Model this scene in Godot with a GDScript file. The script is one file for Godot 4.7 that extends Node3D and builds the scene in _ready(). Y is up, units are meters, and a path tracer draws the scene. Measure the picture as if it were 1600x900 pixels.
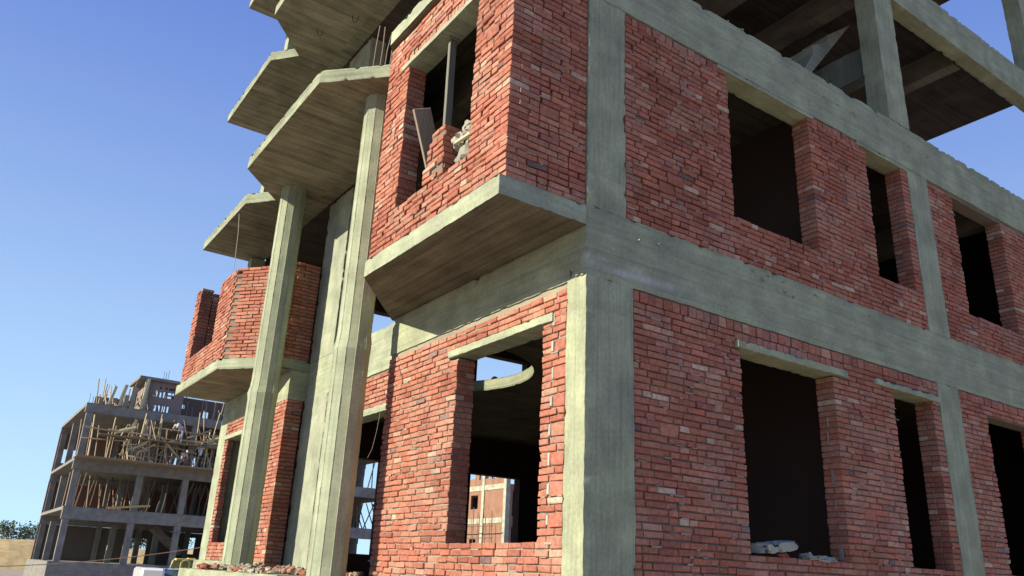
extends Node3D
# An unfinished brick and concrete building seen from its corner, low afternoon sun on the left front.

const UP := Vector3.UP
const COURSE := 0.0655
const LEVELS := [3.138, 6.32, 9.50, 12.70]
const GROUND := -1.6
const CAM_AT := Vector3(-4.369, 0.0, 5.253)
const FOCAL := 1239.3            # pixels, for a picture 1600 wide

var rng := RandomNumberGenerator.new()
var nz := FastNoiseLite.new()    # fine surface noise
var nw := FastNoiseLite.new()    # broad tone noise
var used := {}
var smears: Array = []          # mortar squeezed out of the bed joints
var bricks: Array = []           # every brick of the main building, before it is built
var cam_basis := Basis()
var M := {}                      # materials

# ------------------------------------------------------------------ mesh builder
class MB:
	var v := PackedVector3Array()
	var n := PackedVector3Array()
	var c := PackedColorArray()
	func tri(a: Vector3, b: Vector3, d: Vector3, nn: Vector3, col: Color) -> void:
		var g := (b - a).cross(d - a)
		if g.dot(nn) > 0.0:
			v.append(a); v.append(d); v.append(b)
		else:
			v.append(a); v.append(b); v.append(d)
		for i in 3:
			n.append(nn); c.append(col)
	func quad(a: Vector3, b: Vector3, d: Vector3, e: Vector3, out: Vector3, col: Color) -> void:
		var nn := (d - a).cross(e - b)
		if nn.length_squared() < 1e-14:
			nn = out
		nn = nn.normalized()
		if nn.dot(out) < 0.0:
			nn = -nn
		tri(a, b, d, nn, col)
		tri(a, d, e, nn, col)
	func mesh() -> ArrayMesh:
		var a := []
		a.resize(Mesh.ARRAY_MAX)
		a[Mesh.ARRAY_VERTEX] = v
		a[Mesh.ARRAY_NORMAL] = n
		a[Mesh.ARRAY_COLOR] = c
		var m := ArrayMesh.new()
		m.add_surface_from_arrays(Mesh.PRIMITIVE_TRIANGLES, a)
		return m

func numbered(called: String) -> String:
	if not used.has(called):
		used[called] = 0
		return called
	used[called] += 1
	return "%s_%03d" % [called, used[called]]

func thing(called: String, label: String, category: String, at: Vector3, group := "", turn := 0.0) -> Node3D:
	var o := Node3D.new()
	o.name = numbered(called)
	add_child(o, true)
	o.position = at
	o.rotation.y = turn
	o.set_meta("label", label)
	o.set_meta("category", category)
	if group != "":
		o.set_meta("group", group)
	return o

# one mesh under a parent; vertices given in world space unless local is set
func part(called: String, mb: MB, mat: Material, parent: Node3D, local := false) -> MeshInstance3D:
	var o := MeshInstance3D.new()
	o.name = called
	o.mesh = mb.mesh()
	o.material_override = mat
	parent.add_child(o, true)
	if not local:
		o.position = -world_at(parent)
	return o

func world_at(p: Node3D) -> Vector3:
	var at := Vector3.ZERO
	var q: Node = p
	while q != self and q != null:
		at += (q as Node3D).position
		q = q.get_parent()
	return at

func structure(called: String, mb: MB, mat: Material) -> MeshInstance3D:
	var o := MeshInstance3D.new()
	o.name = called
	o.mesh = mb.mesh()
	o.material_override = mat
	add_child(o, true)
	o.set_meta("kind", "structure")
	return o

func vary(c: Color, k: float) -> Color:
	var f := 1.0 + rng.randf_range(-k, k)
	return Color(c.r * f, c.g * f, c.b * f)

# ------------------------------------------------------------------ shapes
# a grid patch from corner o along a and b, moved by fine noise; chips on its rim
func patch(mb: MB, o: Vector3, a: Vector3, b: Vector3, out: Vector3, cell: float, amp: float, chip: float, base: Color, mottle := 0.10, seams := [true, true, true, true]) -> void:
	var la := a.length()
	var lb := b.length()
	var na := clampi(int(ceil(la / cell)), 1, 240)
	var nb := clampi(int(ceil(lb / cell)), 1, 240)
	var ua := a / la
	var ub := b / lb
	var ps := []
	var cs := []
	for j in nb + 1:
		var row := PackedVector3Array()
		var crow := PackedColorArray()
		for i in na + 1:
			var p := o + a * (float(i) / na) + b * (float(j) / nb)
			var q := p * 5.0
			var d := nz.get_noise_3d(q.x, q.y, q.z)
			var r := p + Vector3(nz.get_noise_3d(q.x + 31.0, q.y, q.z), nz.get_noise_3d(q.x, q.y + 57.0, q.z), nz.get_noise_3d(q.x, q.y, q.z + 93.0)) * amp
			if chip > 0.0:
				var on_rim: bool = (i == 0 and seams[0]) or (i == na and seams[1]) or (j == 0 and seams[2]) or (j == nb and seams[3])
				if on_rim:
					var w := p * 9.0
					var c0 := nz.get_noise_3d(w.x * 0.7 + 7.0, w.y * 0.7 + 3.0, w.z * 0.7 + 11.0)
					var k := (0.10 * absf(nz.get_noise_3d(w.x * 2.3, w.y * 2.3, w.z * 2.3)) + maxf(0.0, c0 - 0.22) * 2.2) * chip
					var inward := Vector3.ZERO
					if i == 0 and seams[0]: inward += ua
					if i == na and seams[1]: inward -= ua
					if j == 0 and seams[2]: inward += ub
					if j == nb and seams[3]: inward -= ub
					r += (inward - out) * k
			row.append(r)
			var t := nw.get_noise_3d(p.x * 1.3, p.y * 1.3, p.z * 1.3)
			var f := 1.0 + mottle * 1.3 * t + 0.05 * d
			crow.append(Color(base.r * f, base.g * f * (1.0 + 0.02 * t), base.b * f * (1.0 - 0.05 * t)))
		ps.append(row)
		cs.append(crow)
	# smooth normals from neighbours
	var ns := []
	for j in nb + 1:
		var row := PackedVector3Array()
		for i in na + 1:
			var dx: Vector3 = ps[j][mini(i + 1, na)] - ps[j][maxi(i - 1, 0)]
			var dy: Vector3 = ps[mini(j + 1, nb)][i] - ps[maxi(j - 1, 0)][i]
			var nn := dx.cross(dy).normalized()
			if nn.dot(out) < 0.0: nn = -nn
			row.append(nn)
		ns.append(row)
	var flip := a.cross(b).dot(out) > 0.0
	for j in nb:
		for i in na:
			var q := [[j, i], [j, i + 1], [j + 1, i + 1], [j + 1, i]]
			var order := [0, 2, 1, 0, 3, 2] if flip else [0, 1, 2, 0, 2, 3]
			for k in order:
				mb.v.append(ps[q[k][0]][q[k][1]])
				mb.n.append(ns[q[k][0]][q[k][1]])
				mb.c.append(cs[q[k][0]][q[k][1]])

# a cast block with uneven faces and chipped arrises; lo and hi are corners, xf may lean it
func block(mb: MB, lo: Vector3, hi: Vector3, cell: float, amp: float, chip: float, base: Color, mottle := 0.10) -> void:
	var s := hi - lo
	var x := Vector3(s.x, 0, 0)
	var y := Vector3(0, s.y, 0)
	var z := Vector3(0, 0, s.z)
	patch(mb, lo, x, y, Vector3(0, 0, -1), cell, amp, chip, base, mottle)
	patch(mb, lo + z, x, y, Vector3(0, 0, 1), cell, amp, chip, base, mottle)
	patch(mb, lo, z, y, Vector3(-1, 0, 0), cell, amp, chip, base, mottle)
	patch(mb, lo + x, z, y, Vector3(1, 0, 0), cell, amp, chip, base, mottle)
	patch(mb, lo, x, z, Vector3(0, -1, 0), cell, amp, chip, base, mottle)
	patch(mb, lo + y, x, z, Vector3(0, 1, 0), cell, amp, chip, base, mottle)

# a plain bevelled box in a frame
func bbox(mb: MB, xf: Transform3D, s: Vector3, bev: float, col: Color) -> void:
	var h := s * 0.5
	bev = minf(bev, minf(h.x, minf(h.y, h.z)) * 0.6)
	var ax := [Vector3(1, 0, 0), Vector3(0, 1, 0), Vector3(0, 0, 1)]
	var hs := [h.x, h.y, h.z]
	for k in 3:
		var u: Vector3 = ax[(k + 1) % 3]
		var w: Vector3 = ax[(k + 2) % 3]
		var hu: float = hs[(k + 1) % 3] - bev
		var hw: float = hs[(k + 2) % 3] - bev
		for sg in [-1.0, 1.0]:
			var o: Vector3 = ax[k] * (hs[k] * sg)
			mb.quad(xf * (o - u * hu - w * hw), xf * (o + u * hu - w * hw), xf * (o + u * hu + w * hw), xf * (o - u * hu + w * hw), xf.basis * (ax[k] * sg), col)
	if bev <= 0.0:
		return
	for k in 3:
		var i1 := (k + 1) % 3
		var i2 := (k + 2) % 3
		for s1 in [-1.0, 1.0]:
			for s2 in [-1.0, 1.0]:
				var a: Vector3 = ax[i1] * (hs[i1] * s1) + ax[i2] * ((hs[i2] - bev) * s2)
				var b: Vector3 = ax[i1] * ((hs[i1] - bev) * s1) + ax[i2] * (hs[i2] * s2)
				var l: Vector3 = ax[k] * (hs[k] - bev)
				mb.quad(xf * (a - l), xf * (a + l), xf * (b + l), xf * (b - l), xf.basis * (ax[i1] * s1 + ax[i2] * s2), col)
	for sx in [-1.0, 1.0]:
		for sy in [-1.0, 1.0]:
			for sz in [-1.0, 1.0]:
				var p := Vector3(sx * h.x, sy * h.y, sz * h.z)
				var dx := Vector3(sx * bev, 0, 0)
				var dy := Vector3(0, sy * bev, 0)
				var dz := Vector3(0, 0, sz * bev)
				mb.tri(xf * (p - dy - dz), xf * (p - dx - dz), xf * (p - dx - dy), (xf.basis * Vector3(sx, sy, sz)).normalized(), col)

func bar(mb: MB, a: Vector3, b: Vector3, w: float, h: float, col: Color, bev := 0.004) -> void:
	var d := b - a
	var y := d.normalized()
	var x := y.cross(Vector3(0, 0, 1) if absf(y.z) < 0.9 else Vector3(1, 0, 0)).normalized()
	var z := x.cross(y)
	bbox(mb, Transform3D(Basis(x, y, z), (a + b) * 0.5), Vector3(w, d.length(), h), bev, col)

func tube(mb: MB, pts: Array, r0: float, r1: float, sides: int, col: Color) -> void:
	var rings := []
	var norms := []
	for i in pts.size():
		var t: Vector3 = (pts[mini(i + 1, pts.size() - 1)] - pts[maxi(i - 1, 0)]).normalized()
		var x := t.cross(Vector3(0.31, 0.2, 0.93)).normalized()
		var y := t.cross(x)
		var r := lerpf(r0, r1, float(i) / maxi(1, pts.size() - 1))
		var ring := PackedVector3Array()
		var nr := PackedVector3Array()
		for k in sides:
			var an := TAU * k / sides
			var d := x * cos(an) + y * sin(an)
			ring.append(pts[i] + d * r)
			nr.append(d)
		rings.append(ring)
		norms.append(nr)
	for i in pts.size() - 1:
		for k in sides:
			var k2 := (k + 1) % sides
			mb.quad(rings[i][k], rings[i][k2], rings[i + 1][k2], rings[i + 1][k], norms[i][k] + norms[i][k2], col)
	for e in [0, pts.size() - 1]:
		var out: Vector3 = (pts[e] - pts[1 if e == 0 else e - 1]).normalized()
		for k in range(1, sides - 1):
			mb.tri(rings[e][0], rings[e][k], rings[e][k + 1], out, col)

# a slab with the given outline (x, z); bottom and top gridded only along the rim
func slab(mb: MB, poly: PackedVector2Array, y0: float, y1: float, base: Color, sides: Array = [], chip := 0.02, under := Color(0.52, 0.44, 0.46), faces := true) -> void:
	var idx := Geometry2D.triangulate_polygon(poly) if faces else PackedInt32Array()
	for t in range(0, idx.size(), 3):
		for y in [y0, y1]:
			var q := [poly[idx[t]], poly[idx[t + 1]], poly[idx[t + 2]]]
			mb.tri(Vector3(q[0].x, y, q[0].y), Vector3(q[1].x, y, q[1].y), Vector3(q[2].x, y, q[2].y), Vector3.DOWN if y == y0 else UP, Color(base.r * under.r, base.g * under.g, base.b * under.b) if y == y0 else base)  # shade painted into the underside colour, against the ground bounce
	var mid := Vector2.ZERO
	var area := 0.0
	for i in poly.size():
		mid += poly[i]
		area += poly[i].cross(poly[(i + 1) % poly.size()])
	for i in poly.size():
		if sides.size() > 0 and not sides.has(i):
			continue
		var a := poly[i]
		var b := poly[(i + 1) % poly.size()]
		var e := b - a
		var out := Vector3(e.y, 0, -e.x).normalized() * signf(area)
		patch(mb, Vector3(a.x, y0, a.y), Vector3(e.x, 0, e.y), Vector3(0, y1 - y0, 0), out, 0.05, 0.006, chip, base, 0.12, [false, false, true, true])

# a wall sheet with rectangular holes (u, y), rough front, plain back, jambs all round
func sheet(mb: MB, O: Vector3, U: Vector3, N: Vector3, length: float, y0: float, y1: float, holes: Array, thick: float, recess: float, cell: float, amp: float, base: Color, mottle := 0.1) -> void:
	var us := [0.0, length]
	var ys := [y0, y1]
	for h in holes:
		for u in [h.position.x, h.end.x]:
			if u > 0.001 and u < length - 0.001 and not us.has(u): us.append(u)
		for y in [h.position.y, h.end.y]:
			if y > y0 + 0.001 and y < y1 - 0.001 and not ys.has(y): ys.append(y)
	us.sort()
	ys.sort()
	var solid := func(i: int, j: int) -> bool:
		if i < 0 or j < 0 or i >= us.size() - 1 or j >= ys.size() - 1: return false
		var p := Vector2((us[i] + us[i + 1]) * 0.5, (ys[j] + ys[j + 1]) * 0.5)
		for h in holes:
			if h.has_point(p): return false
		return true
	for i in us.size() - 1:
		for j in ys.size() - 1:
			if not solid.call(i, j): continue
			var o: Vector3 = O + U * us[i] + UP * ys[j] - N * recess
			var a: Vector3 = U * (us[i + 1] - us[i])
			var b: Vector3 = UP * (ys[j + 1] - ys[j])
			patch(mb, o, a, b, N, cell, amp, 0.0, base, mottle)
			var k: Vector3 = O + U * us[i] + UP * ys[j] - N * (thick - recess)
			mb.quad(k, k + a, k + a + b, k + b, -N, base)
			if not solid.call(i - 1, j): patch(mb, k, N * (thick - 2.0 * recess), b, -U, maxf(cell, 0.05), amp * 0.5, 0.0, base, mottle)
			if not solid.call(i + 1, j): patch(mb, k + a, N * (thick - 2.0 * recess), b, U, maxf(cell, 0.05), amp * 0.5, 0.0, base, mottle)
			if not solid.call(i, j - 1): mb.quad(o, o + a, k + a, k, Vector3.DOWN, base)
			if not solid.call(i, j + 1): mb.quad(o + b, o + a + b, k + a + b, k + b, UP, base)

# ------------------------------------------------------------------ bricks
const REDS := [Color(0.465, 0.176, 0.12), Color(0.495, 0.186, 0.126), Color(0.435, 0.166, 0.117), Color(0.485, 0.2, 0.132), Color(0.465, 0.18, 0.126), Color(0.5, 0.21, 0.14), Color(0.42, 0.158, 0.115)]
const PALES := [Color(0.58, 0.32, 0.23), Color(0.57, 0.29, 0.20), Color(0.62, 0.43, 0.32)]
const DARKS := [Color(0.38, 0.15, 0.115), Color(0.24, 0.15, 0.14), Color(0.39, 0.15, 0.12)]
const MORTAR := Color(0.22, 0.195, 0.155)
const POINTING := Color(0.46, 0.46, 0.39)
const CONC_SHADED := Color(0.22, 0.195, 0.155)  # concrete toned down, indoor shade put into its colour

func brick_colour(pale: float, dark: float, l := 0.11) -> Color:
	if l > 0.15:
		pale *= 0.45
		dark *= 0.7
	var r := rng.randf()
	var c: Color
	if r < pale: c = PALES[rng.randi() % PALES.size()]
	elif r < pale + dark: c = DARKS[rng.randi() % DARKS.size()]
	else: c = REDS[rng.randi() % REDS.size()]
	return vary(c, 0.11)

# one brick: front face towards n, lying from u..u+l, height h, depth d behind the face
func add_brick(wall: Node3D, O: Vector3, U: Vector3, N: Vector3, u: float, y: float, l: float, h: float, d: float, push: float, col: Color) -> void:
	var at := O + U * (u + l * 0.5) + UP * y
	var t := nw.get_noise_3d(at.x * 0.55, at.y * 0.8, at.z * 0.55 + 40.0)
	var t2 := nw.get_noise_3d(at.x * 1.6 + 9.0, at.y * 2.2, at.z * 1.6)
	var f := 1.0 + 0.26 * t + 0.14 * t2
	var dust := clampf(0.9 * t2 + 0.08, 0.0, 0.30)
	col = Color(col.r * f, col.g * f, col.b * f).lerp(Color(0.50, 0.36, 0.28), dust)
	if absf(N.y) < 0.1 and push > -0.1 and rng.randf() < 0.10:
		smears.append([at - UP * 0.006 + U * rng.randf_range(-0.4, 0.4) * l + N * 0.001, U, N, rng.randf_range(0.03, 0.13), rng.randf_range(0.008, 0.02)])
	bricks.append({"wall": wall, "c": O + U * (u + l * 0.5) + UP * (y + h * 0.5) + N * push, "u": U, "n": N, "s": Vector3(l, h, d), "col": col, "seed": rng.randi()})

func brick_mesh(mb: MB, b: Dictionary, at: Vector3) -> void:
	var r := RandomNumberGenerator.new()
	r.seed = b.seed
	var u: Vector3 = b.u
	var n: Vector3 = b.n
	var s: Vector3 = b.s
	var tilt := r.randfn(0.0, 0.010)
	var up := (UP + u * tilt).normalized()
	var ux := (u - UP * tilt).normalized()
	var tn := r.randfn(0.0, 0.012)
	var ch := r.randf_range(0.003, 0.0075)
	var f := []
	var g := []
	var k := []
	for q in [[-1, -1], [1, -1], [1, 1], [-1, 1]]:
		var e: Vector3 = ux * (q[0] * s.x * 0.5 + r.randfn(0, 0.0018)) + up * (q[1] * s.y * 0.5 + r.randfn(0, 0.0016))
		var chip := ch if r.randf() > 0.12 else ch * 2.6
		var inn: Vector3 = ux * (q[0] * -chip) + up * (q[1] * -chip)
		f.append(at + e + inn + n * (r.randfn(0, 0.0012) + tn * q[0] * s.x))
		g.append(at + e - n * (chip * 0.9))
		k.append(at + e - n * s.z)
	var col: Color = b.col
	mb.quad(f[0], f[1], f[2], f[3], n, col)
	var outs := [-up, ux, up, -ux]
	for i in 4:
		var j := (i + 1) % 4
		mb.quad(f[i], f[j], g[j], g[i], n + outs[i], col)
		mb.quad(g[i], g[j], k[j], k[i], outs[i], col)
	mb.quad(k[0], k[1], k[2], k[3], -n, col)

# lays the face of a wall in courses round its holes
func lay(wall: Node3D, O: Vector3, U: Vector3, N: Vector3, length: float, y0: float, y1: float, holes: Array, o := {}) -> void:
	var soldiers: Array = o.get("soldiers", [])
	var pale: float = o.get("pale", 0.06)
	var dark: float = o.get("dark", 0.025)
	var header: float = o.get("header", 0.28)
	var gap: float = o.get("gap", 0.04)
	var corner0: int = o.get("corner0", -1)   # parity of courses that give way at the start
	var corner1: int = o.get("corner1", -1)
	var two: float = o.get("two", 0.004)
	var long: float = o.get("long", 0.232)
	var rough: float = o.get("rough", 0.0045)
	var ragged: float = o.get("ragged", 0.0)  # uneven unfinished top
	var h := COURSE - 0.0125
	var thin: bool = o.get("thin", false)
	var busy := {}
	var count := int(floor((y1 - y0 + 0.012) / COURSE))
	for i in count:
		var y := y0 + i * COURSE + 0.005
		var ym := y + h * 0.5
		var s := 0.122 if corner0 == i % 2 else 0.0
		var e := length - (0.122 if corner1 == i % 2 else 0.0)
		var blocks := []
		for q in holes:
			if ym > q.position.y and ym < q.end.y: blocks.append([q.position.x, q.end.x, true])
		for q in soldiers:
			if y + h > q.position.y + 0.01 and y < q.end.y - 0.01: blocks.append([q.position.x, q.end.x, false])
		for q in busy.get(i, []):
			blocks.append([q[0], q[1], false])
		blocks.sort_custom(func(a, b): return a[0] < b[0])
		var runs := []
		var at := s
		var edge := corner0 >= 0
		for q in blocks:
			if q[0] > at + 0.02: runs.append([at, q[0], edge, q[2]])
			if q[1] > at:
				at = q[1]
				edge = q[2]
		if e > at + 0.02: runs.append([at, e, edge, corner1 >= 0])
		for run in runs:
			var u: float = run[0] + (0.0 if run[2] else 0.006)
			var stop: float = run[1] - (0.0 if run[3] else 0.006)
			var first := true
			var phase := rng.randf_range(0.0, 0.12)
			while u < stop - 0.03:
				var l := long + rng.randfn(0, 0.006)
				var r := rng.randf()
				if r < header: l = 0.110 + rng.randfn(0, 0.003)
				elif r < header + 0.06: l = rng.randf_range(0.14, 0.19)
				if first:
					if run[2]: l = long if corner0 in [0, 1] and run[0] < 0.2 else 0.110 if i % 2 == 0 else long
					else: l = maxf(0.08, l - phase)
				var left := stop - u - l
				if left < 0.09:
					if left > 0.012 and stop - u > 0.30: l = (stop - u - 0.01) * 0.5
					else: l = minf(stop - u, 0.26)
					if stop - u - l < 0.05: l = stop - u
				var last := u + l > stop - 0.02
				var at_jamb: bool = (first and run[2]) or (last and run[3])
				var dep := 0.113
				if l < 0.13 and not thin: dep = 0.235
				var joint := maxf(0.004, rng.randfn(0.0095, 0.003))
				if rng.randf() < gap: joint = rng.randf_range(0.022, 0.04)
				var push := rng.randfn(0.0, rough)
				var hh := h + rng.randfn(0, 0.0015)
				var tall := false
				if not at_jamb and l > 0.15 and rng.randf() < two and i < count - 1:
					hh = h + COURSE
					tall = true
					var list: Array = busy.get(i + 1, [])
					list.append([u - 0.004, u + l + 0.004])
					busy[i + 1] = list
				if ragged > 0.0 and i >= count - 2 and rng.randf() < ragged:
					u += l + joint
					first = false
					continue
				if last: joint = 0.0
				add_brick(wall, O, U, N, u, y + rng.randfn(0, 0.0012), l, hh, dep, push, brick_colour(pale, dark, l))
				if at_jamb and dep < 0.2 and not thin:
					var ub := u if first and run[2] else u + l - 0.11
					add_brick(wall, O, U, N, ub, y, 0.11, h, 0.11, -0.125, brick_colour(pale, dark))
				u += l + joint
				first = false
	for q in soldiers:
		var u: float = q.position.x
		while u < q.end.x - 0.03:
			var w := rng.randf_range(0.058, 0.064) if o.get("thin_soldiers", false) else rng.randf_range(0.085, 0.115)
			w = minf(w, q.end.x - u)
			var hh: float = q.size.y - 0.012 - rng.randf_range(0.0, 0.01)
			add_brick(wall, O, U, N, u, q.position.y + 0.004, w, hh, 0.11, rng.randfn(0, rough * 1.3), brick_colour(pale, dark * 0.5))
			u += w + rng.randf_range(0.007, 0.014)

# mortar body of a wall, then its bricks
func brick_wall(root: Node3D, called: String, label: String, O: Vector3, U: Vector3, N: Vector3, length: float, y0: float, y1: float, holes: Array, o := {}) -> Node3D:
	var mb := MB.new()
	var grown := []
	for q in holes:
		grown.append((q as Rect2).grow(0.014))
	var inset: float = o.get("mortar_in", 0.016)
	sheet(mb, O + U * inset, U, N, length - 2.0 * inset, y0, y1 - o.get("top_in", 0.0), shifted(grown, -inset), 0.125 if o.get("thin", false) else 0.25, o.get("recess", 0.024), o.get("cell", 0.04), 0.010, o.get("mortar", MORTAR), 0.22)
	var w := part(called, mb, M.mortar, root)
	if label != "":
		w.set_meta("label", label)
	lay(w, O, U, N, length, y0, y1, holes + o.get("extra", []), o)
	return w

func shifted(rects: Array, du: float) -> Array:
	var out := []
	for r in rects: out.append(Rect2(r.position + Vector2(du, 0), r.size))
	return out

# how large a brick shows in the photograph
func shown(b: Dictionary) -> float:
	var d: Vector3 = b.c - CAM_AT
	var q: Vector3 = d * cam_basis      # camera axes
	if q.z > -0.5: return 0.0
	var px := 800.0 + FOCAL * q.x / -q.z
	var py := 450.0 - FOCAL * q.y / -q.z
	if px < 205.0 or px > 1395.0 or py < 2.0 or py > 898.0: return 0.0
	var facing: float = -d.normalized().dot(b.n)
	if facing <= 0.02: return 0.0
	return b.s.x * b.s.y * facing / d.length_squared()

func build_bricks(root: Node3D) -> void:
	var order := []
	for b in bricks:
		order.append([shown(b), b])
	order.sort_custom(func(a, c): return a[0] > c[0])
	var rest := MB.new()
	for i in order.size():
		var b: Dictionary = order[i][1]
		if i < 300:
			var mb := MB.new()
			brick_mesh(mb, b, Vector3.ZERO)
			var o := MeshInstance3D.new()
			o.name = "brick"
			o.mesh = mb.mesh()
			o.material_override = M.brick
			b.wall.add_child(o, true)
			o.position = b.c
		else:
			brick_mesh(rest, b, b.c)
	var o := part("brick", rest, M.brick, root)
	o.set_meta("kind", "stuff")
	var sm := MB.new()
	for q in smears:
		bbox(sm, Transform3D(Basis(q[1], rng.randf_range(-0.3, 0.3)) * Basis(q[1], UP, q[2]), q[0]), Vector3(q[3], q[4], rng.randf_range(0.006, 0.014)), 0.004, vary(Color(0.34, 0.32, 0.265), 0.22))
	part("mortar_smear", sm, M.mortar, root).set_meta("kind", "stuff")
	print("bricks: ", bricks.size(), " triangles in the joined ones: ", rest.v.size() / 3)

# ------------------------------------------------------------------ textures and materials
func lin_image(w: int, h: int, f: Callable) -> Image:
	var im := Image.create(w, h, false, Image.FORMAT_RGB8)
	for y in h:
		for x in w:
			var t: float = clampf(f.call(x, y), 0.0, 1.0)
			var s := 1.055 * pow(t, 1.0 / 2.4) - 0.055 if t > 0.0031308 else t * 12.92
			im.set_pixel(x, y, Color(s, s, s))
	return im

func normal_of(im: Image, k: float) -> ImageTexture:
	var c: Image = im.duplicate()
	c.bump_map_to_normal_map(k)
	return ImageTexture.create_from_image(c)

func noise(s: int, freq: float, oct := 4) -> FastNoiseLite:
	var n := FastNoiseLite.new()
	n.seed = s
	n.noise_type = FastNoiseLite.TYPE_SIMPLEX_SMOOTH
	n.frequency = freq
	n.fractal_octaves = oct
	return n

func surface(im: Image, scale: Vector3, bump: float, rough := 0.95, detail: Texture2D = null) -> StandardMaterial3D:
	var m := StandardMaterial3D.new()
	m.vertex_color_use_as_albedo = true
	m.albedo_texture = ImageTexture.create_from_image(im)
	m.uv1_triplanar = true
	m.uv1_world_triplanar = true
	m.uv1_scale = scale
	m.roughness = rough
	m.metallic_specular = 0.25
	if bump > 0.0:
		m.normal_enabled = true
		m.normal_texture = normal_of(im, bump)
		m.normal_scale = 1.0
	if detail != null:
		m.detail_enabled = true
		m.detail_blend_mode = BaseMaterial3D.BLEND_MODE_MUL
		m.detail_albedo = detail
		m.detail_uv_layer = BaseMaterial3D.DETAIL_UV_2
		m.uv2_triplanar = true
		m.uv2_world_triplanar = true
		m.uv2_scale = Vector3(0.43, 0.43, 0.43)
	return m

func flat(col: Color, rough := 0.8, metal := 0.0) -> StandardMaterial3D:
	var m := StandardMaterial3D.new()
	m.albedo_color = Color(col.r, col.g, col.b).linear_to_srgb()
	m.roughness = rough
	m.metallic = metal
	return m

func painted(rough := 0.85) -> StandardMaterial3D:
	var m := StandardMaterial3D.new()
	m.vertex_color_use_as_albedo = true
	m.roughness = rough
	return m

func make_materials() -> void:
	var grain := noise(3, 0.09, 4)
	var blot := noise(5, 0.006, 5)
	var fine := noise(8, 0.25, 2)
	# shuttering boards: bands along the picture's width, each of its own tone, with streaks and pits
	var tones := []
	for i in 64: tones.append(rng.randf_range(-0.12, 0.12))
	var streak := noise(11, 0.02, 4)
	var board := func(x: int, y: int) -> float:
		var k := int(y / 32.0)
		var in_band := fposmod(float(y), 32.0)
		var edge := 1.0 - 0.17 * exp(-in_band * 0.9) - 0.1 * exp(-(31.0 - in_band) * 1.2)
		var v := 0.85 + 0.8 * float(tones[k % 64]) * 0.38 + 0.15 * streak.get_noise_2d(x * 0.22, y * 4.0) + 0.10 * grain.get_noise_2d(x * 0.8, y) + 0.16 * blot.get_noise_2d(x, y)
		if fine.get_noise_2d(x * 1.3, y * 1.3) > 0.62: v -= 0.25
		return v * edge
	var h := lin_image(1024, 512, board)
	var v: Image = h.duplicate()
	v.rotate_90(CLOCKWISE)
	var blotch := lin_image(512, 512, func(x, y): return 0.88 + 0.20 * blot.get_noise_2d(x * 1.4 + 900.0, y * 1.4) + 0.10 * grain.get_noise_2d(x, y + 300.0))
	var bt := ImageTexture.create_from_image(blotch)
	M.beam = surface(h, Vector3(0.27, 0.30, 0.27), 2.0, 0.95, bt)           # boards lie level; undersides run along x
	M.column = surface(v, Vector3(0.45, 0.27, 0.45), 2.0, 0.95, bt)         # boards stand upright; undersides run along z
	# undersides of the slabs: wide, strongly marked boards
	var soffit := func(x: int, y: int) -> float:
		var k := int(y / 25.6)
		var in_band := fposmod(float(y), 25.6)
		var edge := 1.0 - 0.45 * exp(-in_band * 0.6)
		return (0.76 + 1.5 * float(tones[(k + 20) % 64]) * 0.50 + 0.26 * streak.get_noise_2d(x * 0.15 + 500.0, y * 3.0) + 0.12 * grain.get_noise_2d(x, y) + 0.20 * blot.get_noise_2d(x + 300.0, y)) * edge
	var sx := lin_image(1024, 512, soffit)
	var sz: Image = sx.duplicate()
	sz.rotate_90(CLOCKWISE)
	M.slab = surface(sx, Vector3(0.20, 0.30, 0.20), 1.5, 0.95, bt)
	M.slab_bay = surface(sz, Vector3(0.30, 0.20, 0.20), 1.5, 0.95, bt)
	var pits := lin_image(512, 512, func(x, y): return 0.82 + 0.36 * grain.get_noise_2d(x * 0.7, y * 0.7) + 0.20 * fine.get_noise_2d(x, y) + 0.30 * blot.get_noise_2d(x * 2.0, y * 2.0))
	M.brick = surface(pits, Vector3(2.3, 2.9, 2.3), 3.0, 0.95, bt)
	var crumbs := lin_image(512, 512, func(x, y): return 0.80 + 0.34 * grain.get_noise_2d(x, y) + 0.22 * fine.get_noise_2d(x, y))
	M.mortar = surface(crumbs, Vector3(2.0, 2.0, 2.0), 5.0, 1.0)
	M.rubble = M.mortar
	var soil := lin_image(512, 512, func(x, y): return 0.82 + 0.3 * blot.get_noise_2d(x * 2.0, y * 2.0) + 0.2 * grain.get_noise_2d(x, y))
	M.soil = surface(soil, Vector3(0.12, 0.12, 0.12), 2.0, 1.0)
	var rings := noise(21, 0.03, 3)
	var wood := lin_image(256, 512, func(x, y): return 0.80 + 0.30 * rings.get_noise_2d(x * 3.0, y * 0.12) + 0.10 * fine.get_noise_2d(x * 2.0, y * 0.4))
	M.wood = surface(wood, Vector3(3.0, 0.8, 3.0), 2.0, 0.85)
	M.plain = painted(0.9)
	M.sack = surface(crumbs, Vector3(3.0, 3.0, 3.0), 3.0, 1.0)
	M.steel = flat(Color(0.10, 0.07, 0.05), 0.7, 0.3)
	M.paint = painted(0.28)
	(M.paint as StandardMaterial3D).clearcoat_enabled = true
	(M.paint as StandardMaterial3D).clearcoat = 0.6
	(M.paint as StandardMaterial3D).clearcoat_roughness = 0.1
	M.glass = flat(Color(0.03, 0.06, 0.06), 0.04, 0.0)
	(M.glass as StandardMaterial3D).metallic_specular = 1.0
	M.leaf = painted(0.7)

const CONC := Color(0.38, 0.405, 0.278)
const CONC_PALE := Color(0.388, 0.422, 0.30)

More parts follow.
